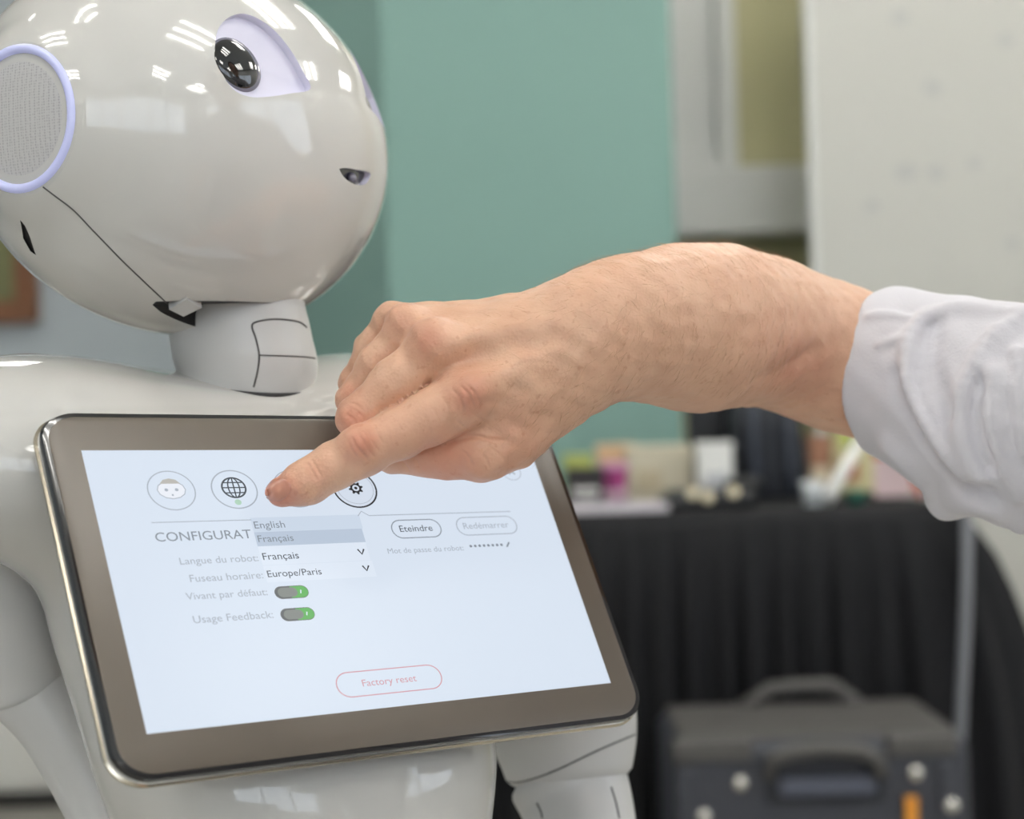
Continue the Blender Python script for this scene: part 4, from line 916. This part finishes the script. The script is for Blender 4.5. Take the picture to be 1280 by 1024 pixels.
for o_ in (-.098, .098):
    b = np.array([.75, .28, 0]) + PRT * o_
    def shoe(P, b=b): return np.maximum(wc(P, [(*(b + [0, 0, .045]), .045), (*(b + PFW * .11 + [0, 0, .035]), .042), (*(b + PFW * .19 + [0, 0, .028]), .032)], .02), .001 - P[..., 2])
    wmesh('shoe', shoe, b - [.27, .2, .02], b + [.12, .2, .13], .008, mat('shoe_black', srgb(28, 27, 27), .4))
def hand_l(P):
    ls = SC_ - PRT * .175; e_ = ls + [.08, -.06, -.27]; w_h = e_ + PFW * .10 + np.array([0, 0, -.19])
    t = wc(P, [(*e_, .043), (*w_h, .029), (*(w_h + [-.01, 0, -.05]), .034), (*(w_h + [-.015, 0, -.085]), .03)], .02)
    for k in range(4): s0 = w_h + PRT * (k - 1.5) * .017 + [-.015, 0, -.085]; t = smin(t, wc(P, [(*s0, .009), (*(s0 + PFW * .006 + [0, 0, -.035 - .006 * (k in (1, 2))]), .0085), (*(s0 + PFW * .022 + [0, 0, -.06 - .01 * (k in (1, 2))]), .007)], .003), .003)
    return smin(t, wc(P, [(*(w_h + PRT * .02 + [0, 0, -.03]), .014), (*(w_h + PRT * .035 + PFW * .03 + [0, 0, -.065]), .010), (*(w_h + PRT * .03 + PFW * .04 + [0, 0, -.09]), .008)], .004), .008)
wmesh('forearm', hand_l, (.14, .05, .44), (.52, .45, .92), .005, M_SKIN)
HC2 = SC_ + PFW * .10 + np.array([0, 0, .215]); hf = PFW * .94 + np.array([0, 0, -.34]); hf /= np.linalg.norm(hf); hu = np.cross(PRT, hf); hu = hu if hu[2] > 0 else -hu
def hl(P): d = P - HC2; return np.stack([d @ PRT, d @ hf, d @ hu], -1)
def ell(q, c, r): v = (q - np.array(c)) / np.array(r); k0 = np.linalg.norm(v, axis=-1); return (k0 - 1) * min(r)
def face(P):
    q = hl(P); t = ell(q, (0, -.012, .03), (.074, .092, .085)); t = smin(t, ell(q, (0, .022, -.045), (.056, .058, .068)), .04)
    t = smin(t, cone(q, np.array([0, .085, .012]), .008, np.array([0, .103, -.022]), .013), .012); t = smin(t, ell(q, (0, .078, -.062), (.024, .012, .006)), .006); t = smin(t, ell(q, (0, .078, -.074), (.021, .012, .006)), .004)
    t = smin(t, ell(q, (0, .068, -.10), (.024, .02, .018)), .015)
    for s_ in (-1, 1):
        t = -smin(-t, ell(q, (s_ * .031, .092, .012), (.017, .013, .011)), .01); t = smin(t, ell(q, (s_ * .031, .072, .010), (.0125, .0125, .0125)), .003); t = smin(t, ell(q, (s_ * .033, .079, .030), (.022, .008, .006)), .01); t = smin(t, ell(q, (s_ * .078, -.008, -.006), (.009, .019, .031)), .006)
    return smin(t, wc(P, [(*(HC2 - hu * .06 - hf * .02), .052), (*(SC_ + PFW * .03 + [0, 0, .05]), .055)], .02), .03)
wmesh('head', face, HC2 - .2, HC2 + .17, .0048, M_SKIN)
def hair(P):
    q = hl(P); t = ell(q, (0, -.018, .036), (.080, .096, .091)); return np.maximum(t, np.maximum((q[..., 1] - .052) - .5 * (q[..., 2] - .06), -(q[..., 2] + .02 + .5 * (q[..., 1] + .01)) - .02)) + .0015 * np.sin(q[..., 0] * 400) * np.sin(q[..., 1] * 90)
wmesh('hair', hair, HC2 - .17, HC2 + .17, .006, mat('hair_brown', srgb(84, 62, 44), .6, noise=.2, nscale=60))
for s_ in (-1, 1):
    c = HC2 + PRT * s_ * .031 + hf * .0795 + hu * .010; bm = bmesh.new(); bmesh.ops.create_uvsphere(bm, u_segments=16, v_segments=10, radius=.0055, matrix=Matrix.Translation(Vector(c))); bmobj('iris', bm, mat('iris_dark', srgb(52, 60, 66), .1), person, True)
